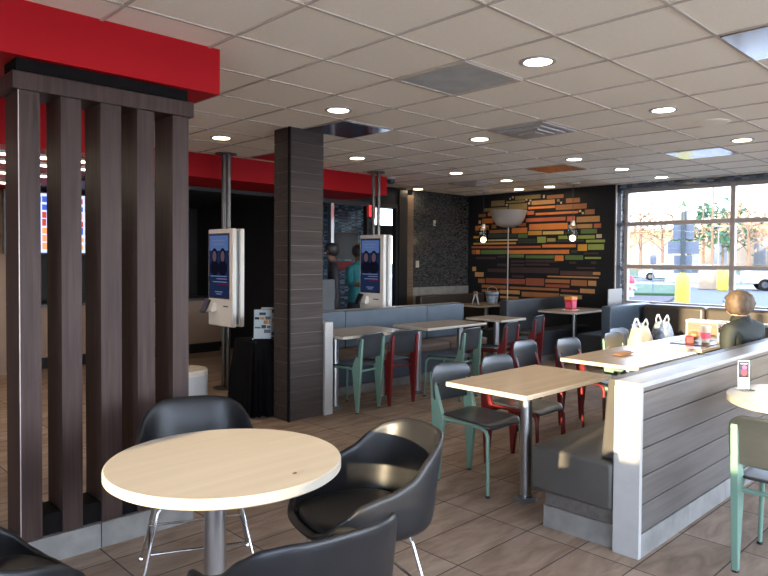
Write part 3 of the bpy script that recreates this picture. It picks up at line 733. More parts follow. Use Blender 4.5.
while y < 4.25:
    MB().box(9.47, 9.62, y + .004, min(y + .875, 4.32), .47, .885, bev=.05, seg=3).build('back_cushion', 'brownvinyl', t); y += .88
MB().box(9.05, 9.615, -1.0, 4.30, .18, .465, bev=.025).build('seat', 'brownvinyl', t)
MB().box(9.12, 9.60, -1.0, 4.28, 0, .175).build('plinth', 'stone', t)
t = thing('booth_bench', 'dark brown bench back in front of the mosaic wall, left of the mural', 'bench', (8.2, 7.5, 0))
MB().box(8.15, 9.90, 7.45, 7.58, 0, .90, bev=.02).build('backrest', 'brownvinyl', t)
MB().box(8.2, 9.90, 7.06, 7.445, .10, .46, bev=.02).build('seat', 'brownvinyl', t)
MB().box(8.25, 9.90, 7.12, 7.44, 0, .098).build('plinth', 'stone', t)

# ================================================================== tables
def rect_table(x0, x1, y0, y1, cols, lab, top='lam2', grp='rectangular laminate tables'):
    cx, cy = (x0 + x1) / 2, (y0 + y1) / 2
    t = thing('dining_table', lab, 'table', (cx, cy, 0), grp)
    MB().box(x0, x1, y0, y1, .7635 - .0025, .7635, bev=.001).build('tabletop', top, t)
    MB().box(x0, x1, y0, y1, .7345, .761, bev=.004).build('edge_band', 'edge', t)
    for px in cols:
        c = MB().cyl((px, cy), .036, .012, .722, 20).build('column', 'steel', t)
        MB().box(px - .16, px + .16, cy - .16, cy + .16, .722, .7345, bev=.002).build('top_plate', 'black', c)
        MB().lathe([(0, 0), (.075, 0), (.078, .004), (.07, .012), (.042, .016), (.04, .03), (0, .03)], (px, cy, 0), 36).build('foot_plate', 'midgrey', c)
    return t
rect_table(3.105, 4.10, 2.045, 2.625, [3.55], 'long beige table beside the bench end, nearest of the row along the half wall')
rect_table(4.53, 5.62, 2.06, 2.68, [5.03], 'long beige table with a crumpled brown napkin on top')
rect_table(5.86, 6.98, 2.12, 2.67, [6.42], 'long beige table carrying the black tray, in front of the seated person')
rect_table(4.15, 5.10, 4.80, 5.43, [4.32, 4.96], 'beige table at the blue banquette, next to the plank pillar')
rect_table(5.36, 6.42, 4.79, 5.33, [5.50, 6.25], 'beige table at the blue banquette with two columns, second from the pillar')
rect_table(6.78, 7.33, 4.84, 5.40, [7.07], 'small beige table past the banquette end, in front of a red chair')
rect_table(8.58, 9.66, 4.85, 5.46, [9.10], 'beige table holding the colourful red carton, under the right pendant')
rect_table(8.60, 9.66, 6.52, 7.15, [9.14], 'beige table with a bucket and white stand, under the mural')
def round_table(cx, cy, r, lab, off=(-.03, .028)):
    t = thing('round_table', lab, 'table', (cx, cy, 0), 'round laminate tables')
    MB().lathe([(r - .012, .7605), (r - .002, .7615), (r - .004, .7635), (0, .7635)], (cx, cy, 0), 96).build('tabletop', 'laminate', t)
    MB().lathe([(0, .725), (r - .008, .725), (r, .731), (r, .757), (r - .005, .7615), (0, .7614)], (cx, cy, 0), 96).build('edge_band', 'edge', t)
    cx, cy = cx + off[0], cy + off[1]
    c = MB().cyl((cx, cy), .040, .02, .713, 28).build('column', 'steel', t)
    MB().box(cx - .16, cx + .16, cy - .16, cy + .16, .713, .725, bev=.002).build('top_plate', 'black', c)
    MB().lathe([(0, 0), (.085, 0), (.088, .004), (.08, .012), (.048, .016), (.045, .03), (0, .03)], (cx, cy, 0), 40).build('foot_plate', 'midgrey', c)
    return t
round_table(1.30, 2.172, .432, 'round pale maple table in the left foreground among black tub chairs')
round_table(4.22, .90, .46, 'round pale table cut by the right picture edge, against the half wall')

# ================================================================== school-style chairs
def back_mesh():
    f = MB(); rows = []; nz, nx = 9, 13
    for i in range(nz + 1):
        s = i / nz; z = .535 + .25 * s
        d = min(s, 1 - s) * .25; rr = .07 if s > .5 else .04
        cut = rr - math.sqrt(max(0, rr * rr - (rr - min(d, rr)) ** 2))
        hw = .212 - cut * .95
        rows.append([((j / nx * 2 - 1) * hw, .250 - .022 * ((j / nx * 2 - 1) * hw / .2) ** 2 + .030 * s + .010 * (s > .8) * (s - .8) * 5, z) for j in range(nx + 1)])
    return f.grid(rows)
def seat_mesh():
    f = MB(); rows = []; ny, nx = 12, 12
    for i in range(ny + 1):
        s = i / ny; y = -.225 + .43 * s
        d = min(s, 1 - s) * .43; rr = .05
        cut = rr - math.sqrt(max(0, rr * rr - (rr - min(d, rr)) ** 2))
        hw = .205 - .02 * s - cut
        rows.append([((j / nx * 2 - 1) * hw, y, .452 - .03 * max(0, (.16 - s) / .16) ** 2 - .012 * (1 - ((j / nx * 2 - 1)) ** 2) * math.sin(PI * min(1, s * 1.05)) + .012 * s) for j in range(nx + 1)])
    return f.grid(rows)
def make_chair(enamel, word):
    t = thing('side_chair', '', 'chair')
    bk = back_mesh().build('backrest', 'ply', t, mods=[solid(.012), subsurf(1)])
    for s in (-1, 1): MB().lathe([(0, -.004), (.009, -.003), (.009, .003), (0, .004)], (0, 0, 0), 12).build('screw', 'chrome', bk)
    for s, o in zip((-1, 1), [c for c in bk.children]):
        for v in o.data.vertices: v.co = Vector((v.co.x + s * .155, v.co.z + .2395, v.co.y + .655))
    seat_mesh().build('seat', 'ply', t, mods=[solid(.014), subsurf(1)])
    for s in (-1, 1):
        f = MB(); f.prism([(.205, .008), (.232, .008), (.258, .40), (.283, .725), (.276, .735), (.266, .732), (.175, .475), (.155, .435), (.165, .39)], 'x', s * .176 - .016, s * .176 + .016, bev=.006)
        lg = f.build('rear_leg', enamel, t)
        MB().cyl((s * .176, .219), .016, 0, .01, 10).build('glide', 'black', lg)
        pts = [(s * .178, .18, .437), (s * .178, -.13, .434), (s * .180, -.17, .428), (s * .182, -.196, .41), (s * .184, -.209, .38), (s * .195, -.222, .01)]
        lg = MB().tube(pts, [.0125, .0125, .0125, .0125, .013, .011], 10).build('front_leg', enamel, t)
        MB().cyl((s * .195, -.222), .015, 0, .014, 10).build('glide', 'black', lg)
    MB().tube([(-.178, -.12, .428), (.178, -.12, .428)], .010, 8).build('seat_rail', enamel, t)
    MB().tube([(-.178, .185, .40), (.178, .185, .40)], .012, 8).build('rear_rail', enamel, t)
    return t
gchair = make_chair('green', 'mint green'); rchair = make_chair('redenamel', 'dark red')
used = set()
def place(proto, x, y, rz, lab, grp):
    o = proto if proto.name not in used else copy_tree(proto)
    used.add(o.name)
    o.location = (x, y, 0); o.rotation_euler = (0, 0, rz); tag(o, lab, 'chair', grp)
    return o
G1, G2 = 'mint green framed chairs', 'dark red framed chairs'
place(gchair, 3.59, 2.735, 0, 'mint green framed chair at the nearest long table, left foreground of the row', G1)
place(rchair, 4.16, 2.745, .03, 'dark red framed chair second along the nearest long table, behind the green one', G2)
place(rchair, 5.11, 3.12, .06, 'dark red framed chair pulled back from the table with the brown napkin', G2)
place(rchair, 5.57, 2.96, -.02, 'dark red framed chair pushed in at the table with the brown napkin', G2)
place(gchair, 6.36, 2.90, 0, 'green framed chair at the tray table, left of the shopping bags', G1)
place(gchair, 6.78, 3.06, -.05, 'green framed chair under the cream shopping bag', G1)
place(gchair, 7.50, 3.16, .05, 'green framed chair under the grey-blue shopping bag', G1)
place(gchair, 4.45, 5.01, PI + .16, 'mint green framed chair seen from behind, beside the pillar table', G1)
place(rchair, 4.95, 5.00, PI - .02, 'dark red framed chair seen from behind, between the two banquette tables', G2)
place(gchair, 5.64, 4.69, PI + .14, 'mint green framed chair seen from behind, at the table with two columns', G1)
place(rchair, 6.53, 4.80, PI + .2, 'dark red framed chair seen from behind, at the small beige table', G2)
place(rchair, 7.58, 5.10, PI + .25, 'dark red framed chair seen from behind, just right of the small beige table', G2)
place(gchair, 3.69, .905, PI / 2, 'mint green framed chair with sunlit back at the right picture edge', G1)

# ================================================================== black tub chairs
def tub_shell():
    f = MB(); n = 48; rows = []
    K = [(0, .790), (30, .785), (50, .765), (65, .722), (79, .655), (92, .615), (108, .592), (126, .535), (146, .47), (160, .445), (180, .438)]
    def h(a):
        a = abs(a)
        for (a0, h0), (a1, h1) in zip(K, K[1:]):
            if a <= a1:
                s = (a - a0) / (a1 - a0); s = s * s * (3 - 2 * s); return h0 + (h1 - h0) * s
        return K[-1][1]
    def ring(fn):
        r = []
        for k in range(n):
            a = -180 + 360 * k / n; ar = math.radians(a)
            cy, cx = math.cos(ar), math.sin(ar)
            e = 2 / 2.7
            ux = math.copysign(abs(cx) ** e, cx); uy = math.copysign(abs(cy) ** e, cy)
            sc_, z, lean = fn(a)
            r.append((ux * .282 * sc_, uy * .285 * sc_ + lean, z))
        return r
    rows.append(ring(lambda a: (.02, .385, 0))); rows.append(ring(lambda a: (.45, .387, 0))); rows.append(ring(lambda a: (.74, .395, 0)))
    rows.append(ring(lambda a: (.90, .412, 0))); rows.append(ring(lambda a: (.985, .44 if h(a) > .47 else .425, 0)))
    for s in (.25, .5, .75, 1.):
        def fn(a, s=s):
            H = h(a); z0 = .44 if H > .47 else .425
            z = z0 + (H - z0) * s
            back = max(0, math.cos(math.radians(a)))
            return (1. + .03 * s - .10 * s * s * (back ** 2) * 0, z, .055 * s * s * back * (H - .44) / .345)
        rows.append(ring(fn))
    # narrow the top of the back so that it arches
    R = []
    for r in rows:
        q = []
        for x, y, z in r:
            if z > .62: x *= 1 - .05 * ((z - .62) / .17) ** 1.5
            q.append((x, y, z))
        R.append(q)
    return f.grid(R, closed_v=True)
def make_tub():
    t = thing('tub_chair', '', 'chair')
    tub_shell().build('shell', 'vinyl', t, sharp=80, mods=[solid(.030, -1), subsurf(2)])
    f = MB(); n = 40; rows = []
    for s, z in ((.02, .478), (.55, .480), (.80, .476), (.89, .462), (.90, .440), (.80, .43)):
        r = []
        for k in range(n):
            a = 2 * PI * k / n; e = 2 / 2.8
            cx, cy = math.cos(a), math.sin(a)
            r.append((math.copysign(abs(cx) ** e, cx) * .262 * s, math.copysign(abs(cy) ** e, cy) * .268 * s - .012, z))
        rows.append(r)
    f.grid(rows, closed_v=True).build('seat_cushion', 'vinyl', t, sharp=80, mods=[subsurf(1)])
    for sx in (-1, 1):
        for sy, top in ((-1, -.13), (1, .13)):
            lg = MB().tube([(sx * .155, top, .398), (sx * .185, top + sy * .012, .36), (sx * .262, sy * .215, .012)], .0075, 10).build('leg', 'chrome', t)
            MB().lathe([(0, 0), (.014, 0), (.014, .012), (.008, .022), (0, .022)], (sx * .263, sy * .218, 0), 12).build('glide', 'chrome', lg)
        MB().tube([(sx * .222, -.172, .185), (sx * .222, .172, .185)], .005, 8).build('side_bar', 'black', t)
    for sy in (-1, 1): MB().tube([(-.222, sy * .172, .19), (.222, sy * .172, .19)], .006, 8).build('cross_bar', 'chrome', t)
    return t
tub = make_tub()
def tubp(x, y, face, lab):
    """face = direction the sitter looks"""
    o = tub if tub.name not in used else copy_tree(tub)
    used.add(o.name)
    o.location = (x, y, 0); o.rotation_euler = (0, 0, math.atan2(face[1], face[0]) + PI / 2)
    tag(o, lab, 'chair', 'black tub chairs round the maple table')
tubp(1.56, 2.86, (-.42, -.90), 'black vinyl tub chair behind the round maple table, in front of the screen')
tubp(1.86, 2.03, (-.96, .27), 'black vinyl tub chair right of the round maple table, sun on its backrest')
tubp(1.20, 1.63, (.12, .99), 'black vinyl tub chair seen from behind at the bottom picture edge')
tubp(.52, 2.33, (.96, .14), 'black vinyl tub chair in the bottom left corner, mostly cut off')

# ================================================================== people
def figure(name, lab, base, rz, joints, edges, root, skinfn, mats_, hair=None, extra=None):
    t = thing(name, lab, 'person', base); t.rotation_euler = (0, 0, rz)
    names = list(joints); me = bpy.data.meshes.new('body')
    me.from_pydata([joints[k][0] for k in names], [(names.index(a), names.index(b)) for a, b in edges], [])
    o = bpy.data.objects.new('body', me); col.objects.link(o)
    sk = o.modifiers.new('skin', 'SKIN'); sk.use_smooth_shade = True; sk.branch_smoothing = .6
    if not me.skin_vertices: me.skin_vertices.new()
    for i, k in enumerate(names):
        r = joints[k][1]; r = r if isinstance(r, tuple) else (r, r)
        me.skin_vertices[0].data[i].radius = r; me.skin_vertices[0].data[i].use_root = (k == root)
    o.modifiers.new('sub', 'SUBSURF').levels = 2
    dg = bpy.context.evaluated_depsgraph_get(); dg.update()
    nm = bpy.data.meshes.new_from_object(o.evaluated_get(dg)); nm.name = 'body'
    o.modifiers.clear(); o.data = nm
    nm.materials.clear()
    for x in mats_: nm.materials.append(M[x])
    for p in nm.polygons: p.use_smooth = True; p.material_index = skinfn(p.center)
    o.parent = t
    return t, o
def sweep(p, q): return [(p, q)]
def hand(J, E, side, wrist, palm, tips, r=.0095):
    """five separate bent fingers rooted in the palm; tips = list of (mid, end)"""
    J[side + 'palm'] = (palm, (.032, .020)); E.append((wrist, side + 'palm'))
    for i, (a, b) in enumerate(tips):
        J['%sf%da' % (side, i)] = (a, r); J['%sf%db' % (side, i)] = (b, r * .85)
        E += [(side + 'palm', '%sf%da' % (side, i)), ('%sf%da' % (side, i), '%sf%db' % (side, i))]
def fingers(px, py, pz, s, d=(0, 1, 0), drop=.02):
    """s = thumb side (+1 thumb towards +x)"""
    d = Vector(d).normalized(); side = Vector((1, 0, 0)) if abs(d.x) < .5 else Vector((0, 1, 0))
    out = []
    for i, (off, ln) in enumerate(((.026, .068), (.009, .078), (-.009, .072), (-.026, .056))):
        b = Vector((px, py, pz)) + side * off * s + d * .045
        out.append((tuple(b + d * ln * .55 + Vector((0, 0, 0))), tuple(b + d * ln + Vector((0, 0, -drop)))))
    b = Vector((px, py, pz)) + side * .034 * s
    out.append((tuple(b + d * .025 + side * .014 * s), tuple(b + d * .058 + side * .018 * s + Vector((0, 0, -.012)))))
    return out
def hair_cap(parent, c, r, cut, m, seed=1, amp=.10, name='hair'):
    f = MB(); n, mm = 30, 18; rows = []; rnd = random.Random(seed); ph = [rnd.random() * 6 for _ in range(8)]
    for i in range(mm + 1):
        th = PI * i / mm; row = []
        for k in range(n):
            a = 2 * PI * k / n
            d = Vector((math.sin(th) * math.cos(a), math.sin(th) * math.sin(a), math.cos(th)))
            w = 1 + amp * (math.sin(9 * d.x + 7 * d.z + ph[0]) * math.sin(8 * d.y + ph[1]) + .6 * math.sin(17 * d.x + ph[2]) * math.sin(19 * d.z + ph[3]) + .5 * math.sin(23 * d.y + ph[4])) * .5
            p = Vector(c) + Vector((d.x * r[0], d.y * r[1], d.z * r[2])) * w
            y_lim, z_lim = cut
            if p.z < z_lim and p.y > y_lim:            # leave the face free
                p.y = y_lim + (p.y - y_lim) * .12
            row.append(tuple(p))
        rows.append(row)
    f.grid(rows, closed_v=True)
    bmesh.ops.remove_doubles(f.bm, verts=f.bm.verts, dist=1e-5)
    bmesh.ops.holes_fill(f.bm, edges=f.bm.edges)
    o = MB.build(f, name, m, None, sharp=180); o.parent = parent
    return o
def face_bits(parent, c, dark='darkhair'):
    """eyes, brows and ears on a head centred at c, facing +y"""
    for s in (-1, 1):
        o = MB().ball((c[0] + s * .032, c[1] + .083, c[2] + .0), .013, .010, .012, 12, 8).build('eye', 'bagwhite'); o.parent = parent
        q = MB().ball((c[0] + s * .032, c[1] + .0905, c[2] + .0), .006, .004, .006, 10, 6).build('iris', dark); q.parent = o
        f = MB(); f.tube([(c[0] + s * .018, c[1] + .090, c[2] + .026), (c[0] + s * .034, c[1] + .092, c[2] + .031), (c[0] + s * .052, c[1] + .080, c[2] + .026)], .004, 6); o = f.build('eyebrow', dark); o.parent = parent

# seated woman at the tray table
J = {'pelvis': ((0, 0, .56), (.19, .14)), 'waist': ((0, .01, .70), (.185, .135)), 'chest': ((0, .03, .86), (.205, .14)), 'upper': ((0, .045, .965), (.185, .115)), 'collar': ((0, .065, 1.02), (.095, .075)),
     'neck': ((0, .085, 1.06), .050), 'jaw': ((0, .115, 1.105), (.066, .072)), 'head': ((0, .115, 1.155), (.076, .088)), 'crown': ((0, .105, 1.205), (.066, .078)), 'nose': ((0, .214, 1.128), (.011, .012)), 'chin': ((0, .175, 1.075), (.028, .022))}
E_ = [('pelvis', 'waist'), ('waist', 'chest'), ('chest', 'upper'), ('upper', 'collar'), ('collar', 'neck'), ('neck', 'jaw'), ('jaw', 'head'), ('head', 'crown'), ('head', 'nose'), ('jaw', 'chin')]
for s, n in ((-1, 'L'), (1, 'R')):
    J[n + 'sh'] = ((s * .205, .05, .965), (.080, .080)); J[n + 'ua'] = ((s * .225, .06, .87), .068); J[n + 'el'] = ((s * .215, .03, .75), .058); J[n + 'fa'] = ((s * .19, .16, .69), .042); J[n + 'wr'] = ((s * .12, .25, .665), (.030, .026))
    J[n + 'hip'] = ((s * .095, .05, .55), (.095, .088)); J[n + 'th'] = ((s * .11, .24, .545), .085); J[n + 'kn'] = ((s * .115, .44, .515), .062); J[n + 'ca'] = ((s * .115, .43, .32), .056); J[n + 'an'] = ((s * .115, .42, .09), .040); J[n + 'he'] = ((s * .115, .43, .05), .040); J[n + 'to'] = ((s * .12, .56, .032), (.040, .028))
    E_ += [('upper', n + 'sh'), (n + 'sh', n + 'ua'), (n + 'ua', n + 'el'), (n + 'el', n + 'fa'), (n + 'fa', n + 'wr'), ('pelvis', n + 'hip'), (n + 'hip', n + 'th'), (n + 'th', n + 'kn'), (n + 'kn', n + 'ca'), (n + 'ca', n + 'an'), (n + 'an', n + 'he'), (n + 'he', n + 'to')]
    hand(J, E_, n, n + 'wr', (s * .105, .305, .662), fingers(s * .105, .305, .660, -s))
def seated_skin(c):
    if c.z > 1.045 or (c.y > .262 and .636 < c.z < .75): return 0
    if c.z < .60 and (c.y > .12 or c.z < .5): return 2 if c.z > .1 else 3
    return 1
t, body = figure('person', 'seated person with puffy sandy-grey hair in a dark jacket, bent over the tray table', (6.0, 1.80, 0), -.22, J, E_, 'pelvis', seated_skin, ['skin', 'jacket', 'trousers', 'black'])
hair_cap(t, (0, .085, 1.165), (.118, .118, .108), (.150, 1.20), 'hair', 4, .10)
face_bits(t, (0, .115, 1.145), 'hair')
for s in (-1, 1):
    o = MB().ball((s * .078, .105, 1.125), .012, .020, .030, 12, 8).build('ear', 'skin'); o.parent = t
f = MB(); f.lathe([(.088, 0), (.074, .035), (.066, .05), (.062, .048), (.07, .03), (.08, -.005)], (0, .07, 1.012), 28, caps=False); o = f.build('jacket_collar', 'jacket'); o.parent = t

def standing(lab, base, rz, arms, skinfn, mats_, H=1.0, bend=0.):
    J = {'pelvis': ((0, 0, .93), (.16, .115)), 'waist': ((0, .0, 1.08), (.145, .105)), 'chest': ((0, .01, 1.24), (.165, .115)), 'upper': ((0, .01, 1.37), (.155, .10)), 'collar': ((0, .015, 1.44), (.085, .07)),
         'neck': ((0, .02, 1.49), .052), 'jaw': ((0, .045, 1.545), (.062, .070)), 'head': ((0, .045, 1.60), (.074, .088)), 'crown': ((0, .035, 1.66), (.062, .076)), 'nose': ((0, .142, 1.585), (.011, .012)), 'chin': ((0, .10, 1.52), (.028, .022))}
    E_ = [('pelvis', 'waist'), ('waist', 'chest'), ('chest', 'upper'), ('upper', 'collar'), ('collar', 'neck'), ('neck', 'jaw'), ('jaw', 'head'), ('head', 'crown'), ('head', 'nose'), ('jaw', 'chin')]
    for s, n in ((-1, 'L'), (1, 'R')):
        el, wr, d = arms[n]
        J[n + 'sh'] = ((s * .175, .0, 1.375), (.068, .070)); J[n + 'ua'] = (tuple((Vector((s * .19, 0, 1.36)) + Vector(el)) / 2), .056); J[n + 'el'] = (el, .047); J[n + 'fa'] = (tuple((Vector(el) + Vector(wr)) / 2), .041); J[n + 'wr'] = (wr, (.029, .026))
        J[n + 'hip'] = ((s * .09, 0, .86), (.095, .095)); J[n + 'th'] = ((s * .10, .005, .68), .085); J[n + 'kn'] = ((s * .105, .01, .48), .062); J[n + 'ca'] = ((s * .11, -.01, .32), .057); J[n + 'an'] = ((s * .11, 0, .09), .040); J[n + 'he'] = ((s * .11, .0, .048), .042); J[n + 'to'] = ((s * .125, .14, .032), (.042, .028))
        E_ += [('upper', n + 'sh'), (n + 'sh', n + 'ua'), (n + 'ua', n + 'el'), (n + 'el', n + 'fa'), (n + 'fa', n + 'wr'), ('pelvis', n + 'hip'), (n + 'hip', n + 'th'), (n + 'th', n + 'kn'), (n + 'kn', n + 'ca'), (n + 'ca', n + 'an'), (n + 'an', n + 'he'), (n + 'he', n + 'to')]
        d = Vector(d).normalized(); pm = tuple(Vector(wr) + d * .06)
        hand(J, E_, n, n + 'wr', pm, fingers(*pm, -s, d))
    J = {k: (tuple(Vector(p) * H), r) for k, (p, r) in J.items()}
    return figure('person', lab, base, rz, J, E_, 'pelvis', skinfn, mats_)
def sk_dark(c):
    if c.z > 1.475 or (c.z < .86 and abs(c.x) > .2): return 0
    if c.z < .90: return 2 if c.z > .1 else 3
    return 1
t, b = standing('standing person in a near-black jacket and dark cap, waiting just right of the pillar', (5.99, 7.12, 0), .9, {'L': ((-.245, -.02, 1.12), (-.255, .06, .87), (0, .15, -1)), 'R': ((.245, -.02, 1.12), (.255, .06, .87), (0, .15, -1))}, sk_dark, ['darkskin', 'navy', 'trousers', 'black'])
hair_cap(t, (0, .03, 1.632), (.092, .10, .092), (.085, 1.635), 'darkhair', 8, .05)
face_bits(t, (0, .045, 1.59))
f = MB(); f.lathe([(.094, 0), (.098, .03), (.085, .07), (.05, .095), (0, .10)], (0, .035, 1.64), 26, 1, 1.06); f.prism([(-.07, .11), (.07, .11), (.055, .185), (0, .20), (-.055, .185)], 'z', 1.642, 1.65, bev=.002); o = f.build('cap', 'black'); o.parent = t
def sk_teal(c):
    if c.z > 1.475 or (abs(c.x) > .14 and c.y > .16 and c.z > .9): return 0
    if c.z < .88: return 2 if c.z > .1 else 3
    return 1
t, b = standing('standing person in a teal shirt using the far side of the lit order kiosk', (6.60, 7.33, 0), PI + .15, {'L': ((-.235, .08, 1.15), (-.17, .25, 1.14), (.1, 1, 0)), 'R': ((.235, .08, 1.15), (.17, .25, 1.14), (-.1, 1, 0))}, sk_teal, ['darkskin', 'teal', 'trousers', 'black'])
hair_cap(t, (0, .03, 1.63), (.092, .102, .098), (.085, 1.64), 'darkhair', 12, .06)
face_bits(t, (0, .045, 1.59))

# ================================================================== things on the tables and chairs
def bag(name, lab, x, y, z, w_, d_, h_, m, seed, cat='bag'):
    t = thing(name, lab, cat, (x, y, z), 'plastic shopping bags on chairs')
    rnd = random.Random(seed); ph = [rnd.random() * 6 for _ in range(6)]
    f = MB(); rows = []; n = 40
    prof = [(.02, 0), (.80, .0), (.98, .03), (1.06, .25), (1.04, .5), (.94, .72), (.78, .9), (.62, 1.0)]
    for s, zz in prof:
        r = []
        for k in range(n):
            a = 2 * PI * k / n; e = 2 / 3.2
            ca, sa = math.cos(a), math.sin(a)
            wv = 1 + .05 * math.sin(3 * a + ph[0] + 4 * zz) + .035 * math.sin(7 * a + ph[1] - 6 * zz) + (.07 * zz) * math.sin(5 * a + ph[2])
            flat = 1 - .35 * zz
            r.append((x + math.copysign(abs(ca) ** e, ca) * w_ / 2 * s * wv, y + math.copysign(abs(sa) ** e, sa) * d_ / 2 * s * wv * flat, z + .003 + h_ * zz * (1 + .03 * math.sin(4 * a + ph[3]))))
        rows.append(r)
    f.grid(rows, closed_v=True).build('sack', m, t, sharp=180, mods=[subsurf(1)])
    for sy in (-1, 1):
        pts = [(x - w_ * .2, y + sy * d_ * .16, z + h_ * .97), (x - w_ * .17, y + sy * d_ * .2, z + h_ * 1.09), (x - w_ * .04, y + sy * d_ * .22, z + h_ * 1.20), (x + w_ * .08, y + sy * d_ * .2, z + h_ * 1.19), (x + w_ * .19, y + sy * d_ * .2, z + h_ * 1.08), (x + w_ * .22, y + sy * d_ * .16, z + h_ * .97)]
        MB().tube(pts, .016, 8, flat=.35).build('handle', 'bagwhite', t)
    return t
bag('shopping_bag', 'cream plastic shopping bag with white handles standing on a green chair', 6.74, 3.05, .468, .31, .24, .36, 'bagcream', 3)
bag('shopping_bag', 'grey-blue printed shopping bag on the chair nearer the window', 7.44, 3.12, .468, .32, .24, .36, 'bagblue', 7)
t = thing('serving_tray', 'black serving tray on the table in front of the seated person', 'tray', (6.32, 2.31, .7635))
f = MB(); f.box(6.09, 6.56, 2.155, 2.475, .7645, .7700)
for q in ((6.08, 6.57, 2.145, 2.16), (6.08, 6.57, 2.47, 2.485), (6.08, 6.095, 2.16, 2.47), (6.555, 6.57, 2.16, 2.47)): f.box(*q, .7645, .772)
f.build('tray_body', 'black', t)
MB().box(6.34, 6.53, 2.18, 2.45, .7702, .7710).build('paper_liner', 'paper', t)
t = thing('drink_cup', 'white and pink paper drink cup with straw on the black tray', 'cup', (6.36, 2.27, .7715))
MB().lathe([(0, .0), (.033, 0), (.047, .135), (0, .135)], (6.36, 2.27, .7715), 28).build('cup_body', 'bagwhite', t)
MB().lathe([(.0372, .035), (.0438, .09), (.0442, .09), (.0376, .035)], (6.36, 2.27, .7715), 28).build('pink_band', 'pink', t)
MB().lathe([(.049, .133), (.050, .145), (.044, .150), (0, .150)], (6.36, 2.27, .7715), 28).build('lid', 'bagwhite', t)
MB().tube([(6.36, 2.27, .90), (6.372, 2.262, .985)], .004, 8).build('straw', 'bagwhite', t)
f = MB(); f.prism([(-.055, 0), (.055, 0), (.048, .05), (.0, .062), (-.048, .05)], 'y', -.03, .03, bev=.006)
for v in f.bm.verts: v.co = Matrix.Rotation(.5, 3, 'Z') @ v.co + Vector((6.22, 2.36, .7720))
o = f.build('food_carton', M['redplastic']); tag(o, 'small red food carton lying on the black tray', 'carton')
def crumple(name, lab, cat, x, y, z, rx, ry, rz, m, seed):
    rnd = random.Random(seed); f = MB(); f.ball((0, 0, 0), rx, ry, rz, 14, 9)
    for v in f.bm.verts:
        v.co *= 1 + rnd.uniform(-.22, .18)
    lo = min(v.co.z for v in f.bm.verts)
    for v in f.bm.verts: v.co = v.co + Vector((x, y, z - lo))
    o = f.build(name, M[m], sharp=20); tag(o, lab, cat); return o
crumple('paper_bag', 'crumpled brown paper bag on the black tray beside the cup', 'paper bag', 6.40, 2.39, .7715, .055, .045, .04, 'brownpaper', 2)
crumple('napkin', 'crumpled brown paper napkin on the second long table', 'napkin', 5.05, 2.42, .7640, .145, .05, .012, 'brownpaper', 5)
crumple('sugar_packet', 'small pale crumpled packet right of the brown napkin', 'packet', 5.32, 2.36, .7640, .030, .018, .007, 'paper', 6)
crumple('bread_crumb', 'tiny brown crumb near the edge of the round maple table', 'crumb', 1.376, 1.845, .7640, .009, .005, .003, 'benchwood', 8)
flyer('table_card', 6.60, 2.20, .7635, .10, .19, -.9, -.05, 'printed picture card standing at the window end of the tray table', 'table card', 21, bg='paper', blocks=('redplastic', 'darkhair', 'paper', 'pink'), pic=True)
flyer('table_card', 4.21, 1.285, .7645, .068, .17, -.75, -.03, 'clear card holder with a red picture on the round table at right', 'table card', 33, bg='paper', blocks=('redplastic', 'darkhair', 'paper', 'pink'), pic=True)
# red table things
o = MB().box(8.92, 9.16, 5.07, 5.29, .7638, .7665, rot=Matrix.Rotation(.3, 3, 'Z')).build('napkin', M['paper']); tag(o, 'white napkin under the colourful carton on the far table', 'napkin')
t = thing('snack_carton', 'colourful red, pink and orange carton on the far table below the mural', 'carton', (9.04, 5.18, .7670))
f = MB(); f.prism([(8.98, .7670), (9.10, .7670), (9.12, .92), (8.96, .92)], 'y', 5.12, 5.24, bev=.004); f.build('carton_body', 'redplastic', t)
f = MB(); f.box(8.957, 9.123, 5.115, 5.245, .92, .965, bev=.006); f.build('orange_top', 'orange', t)
f = MB(); f.box(8.965, 8.972, 5.14, 5.22, .80, .90); f.box(8.99, 9.09, 5.115, 5.121, .80, .90); f.build('pink_patch', 'pink', t)
t = thing('easel_stand', 'small white A-shaped stand on the table under the mural, at left', 'stand', (8.82, 6.82, .7635))
for dy in (-.055, .055): MB().tube([(8.82, 6.82 + dy * 1.2, .7700), (8.82, 6.82 + dy * .25, .95)], .011, 8).build('leg', 'bagwhite', t)
MB().tube([(8.90, 6.82, .7700), (8.83, 6.82, .93)], .009, 8).build('rear_leg', 'bagwhite', t)
MB().ball((8.82, 6.82, .965), .03, .05, .024).build('top', 'brownpaper', t)
t = thing('bucket', 'small grey-blue bucket on the table under the mural', 'bucket', (9.16, 6.73, .7635))
MB().lathe([(0, .001), (.085, .001), (.115, .20), (.122, .205), (.110, .205), (.082, .015), (0, .012)], (9.16, 6.73, .7635), 32).build('pail', 'bagblue', t)
MB().lathe([(.1095, .145), (.1125, .17), (.1135, .17), (.1105, .145)], (9.16, 6.73, .7635), 32).build('band', 'screenlight' if False else 'bluevinyl', t)
MB().tube([(9.16, 6.73 - .115, .95), (9.16, 6.73 - .09, 1.03), (9.16, 6.73, 1.065), (9.16, 6.73 + .09, 1.03), (9.16, 6.73 + .115, .95)], .006, 6).build('handle', 'steel', t)
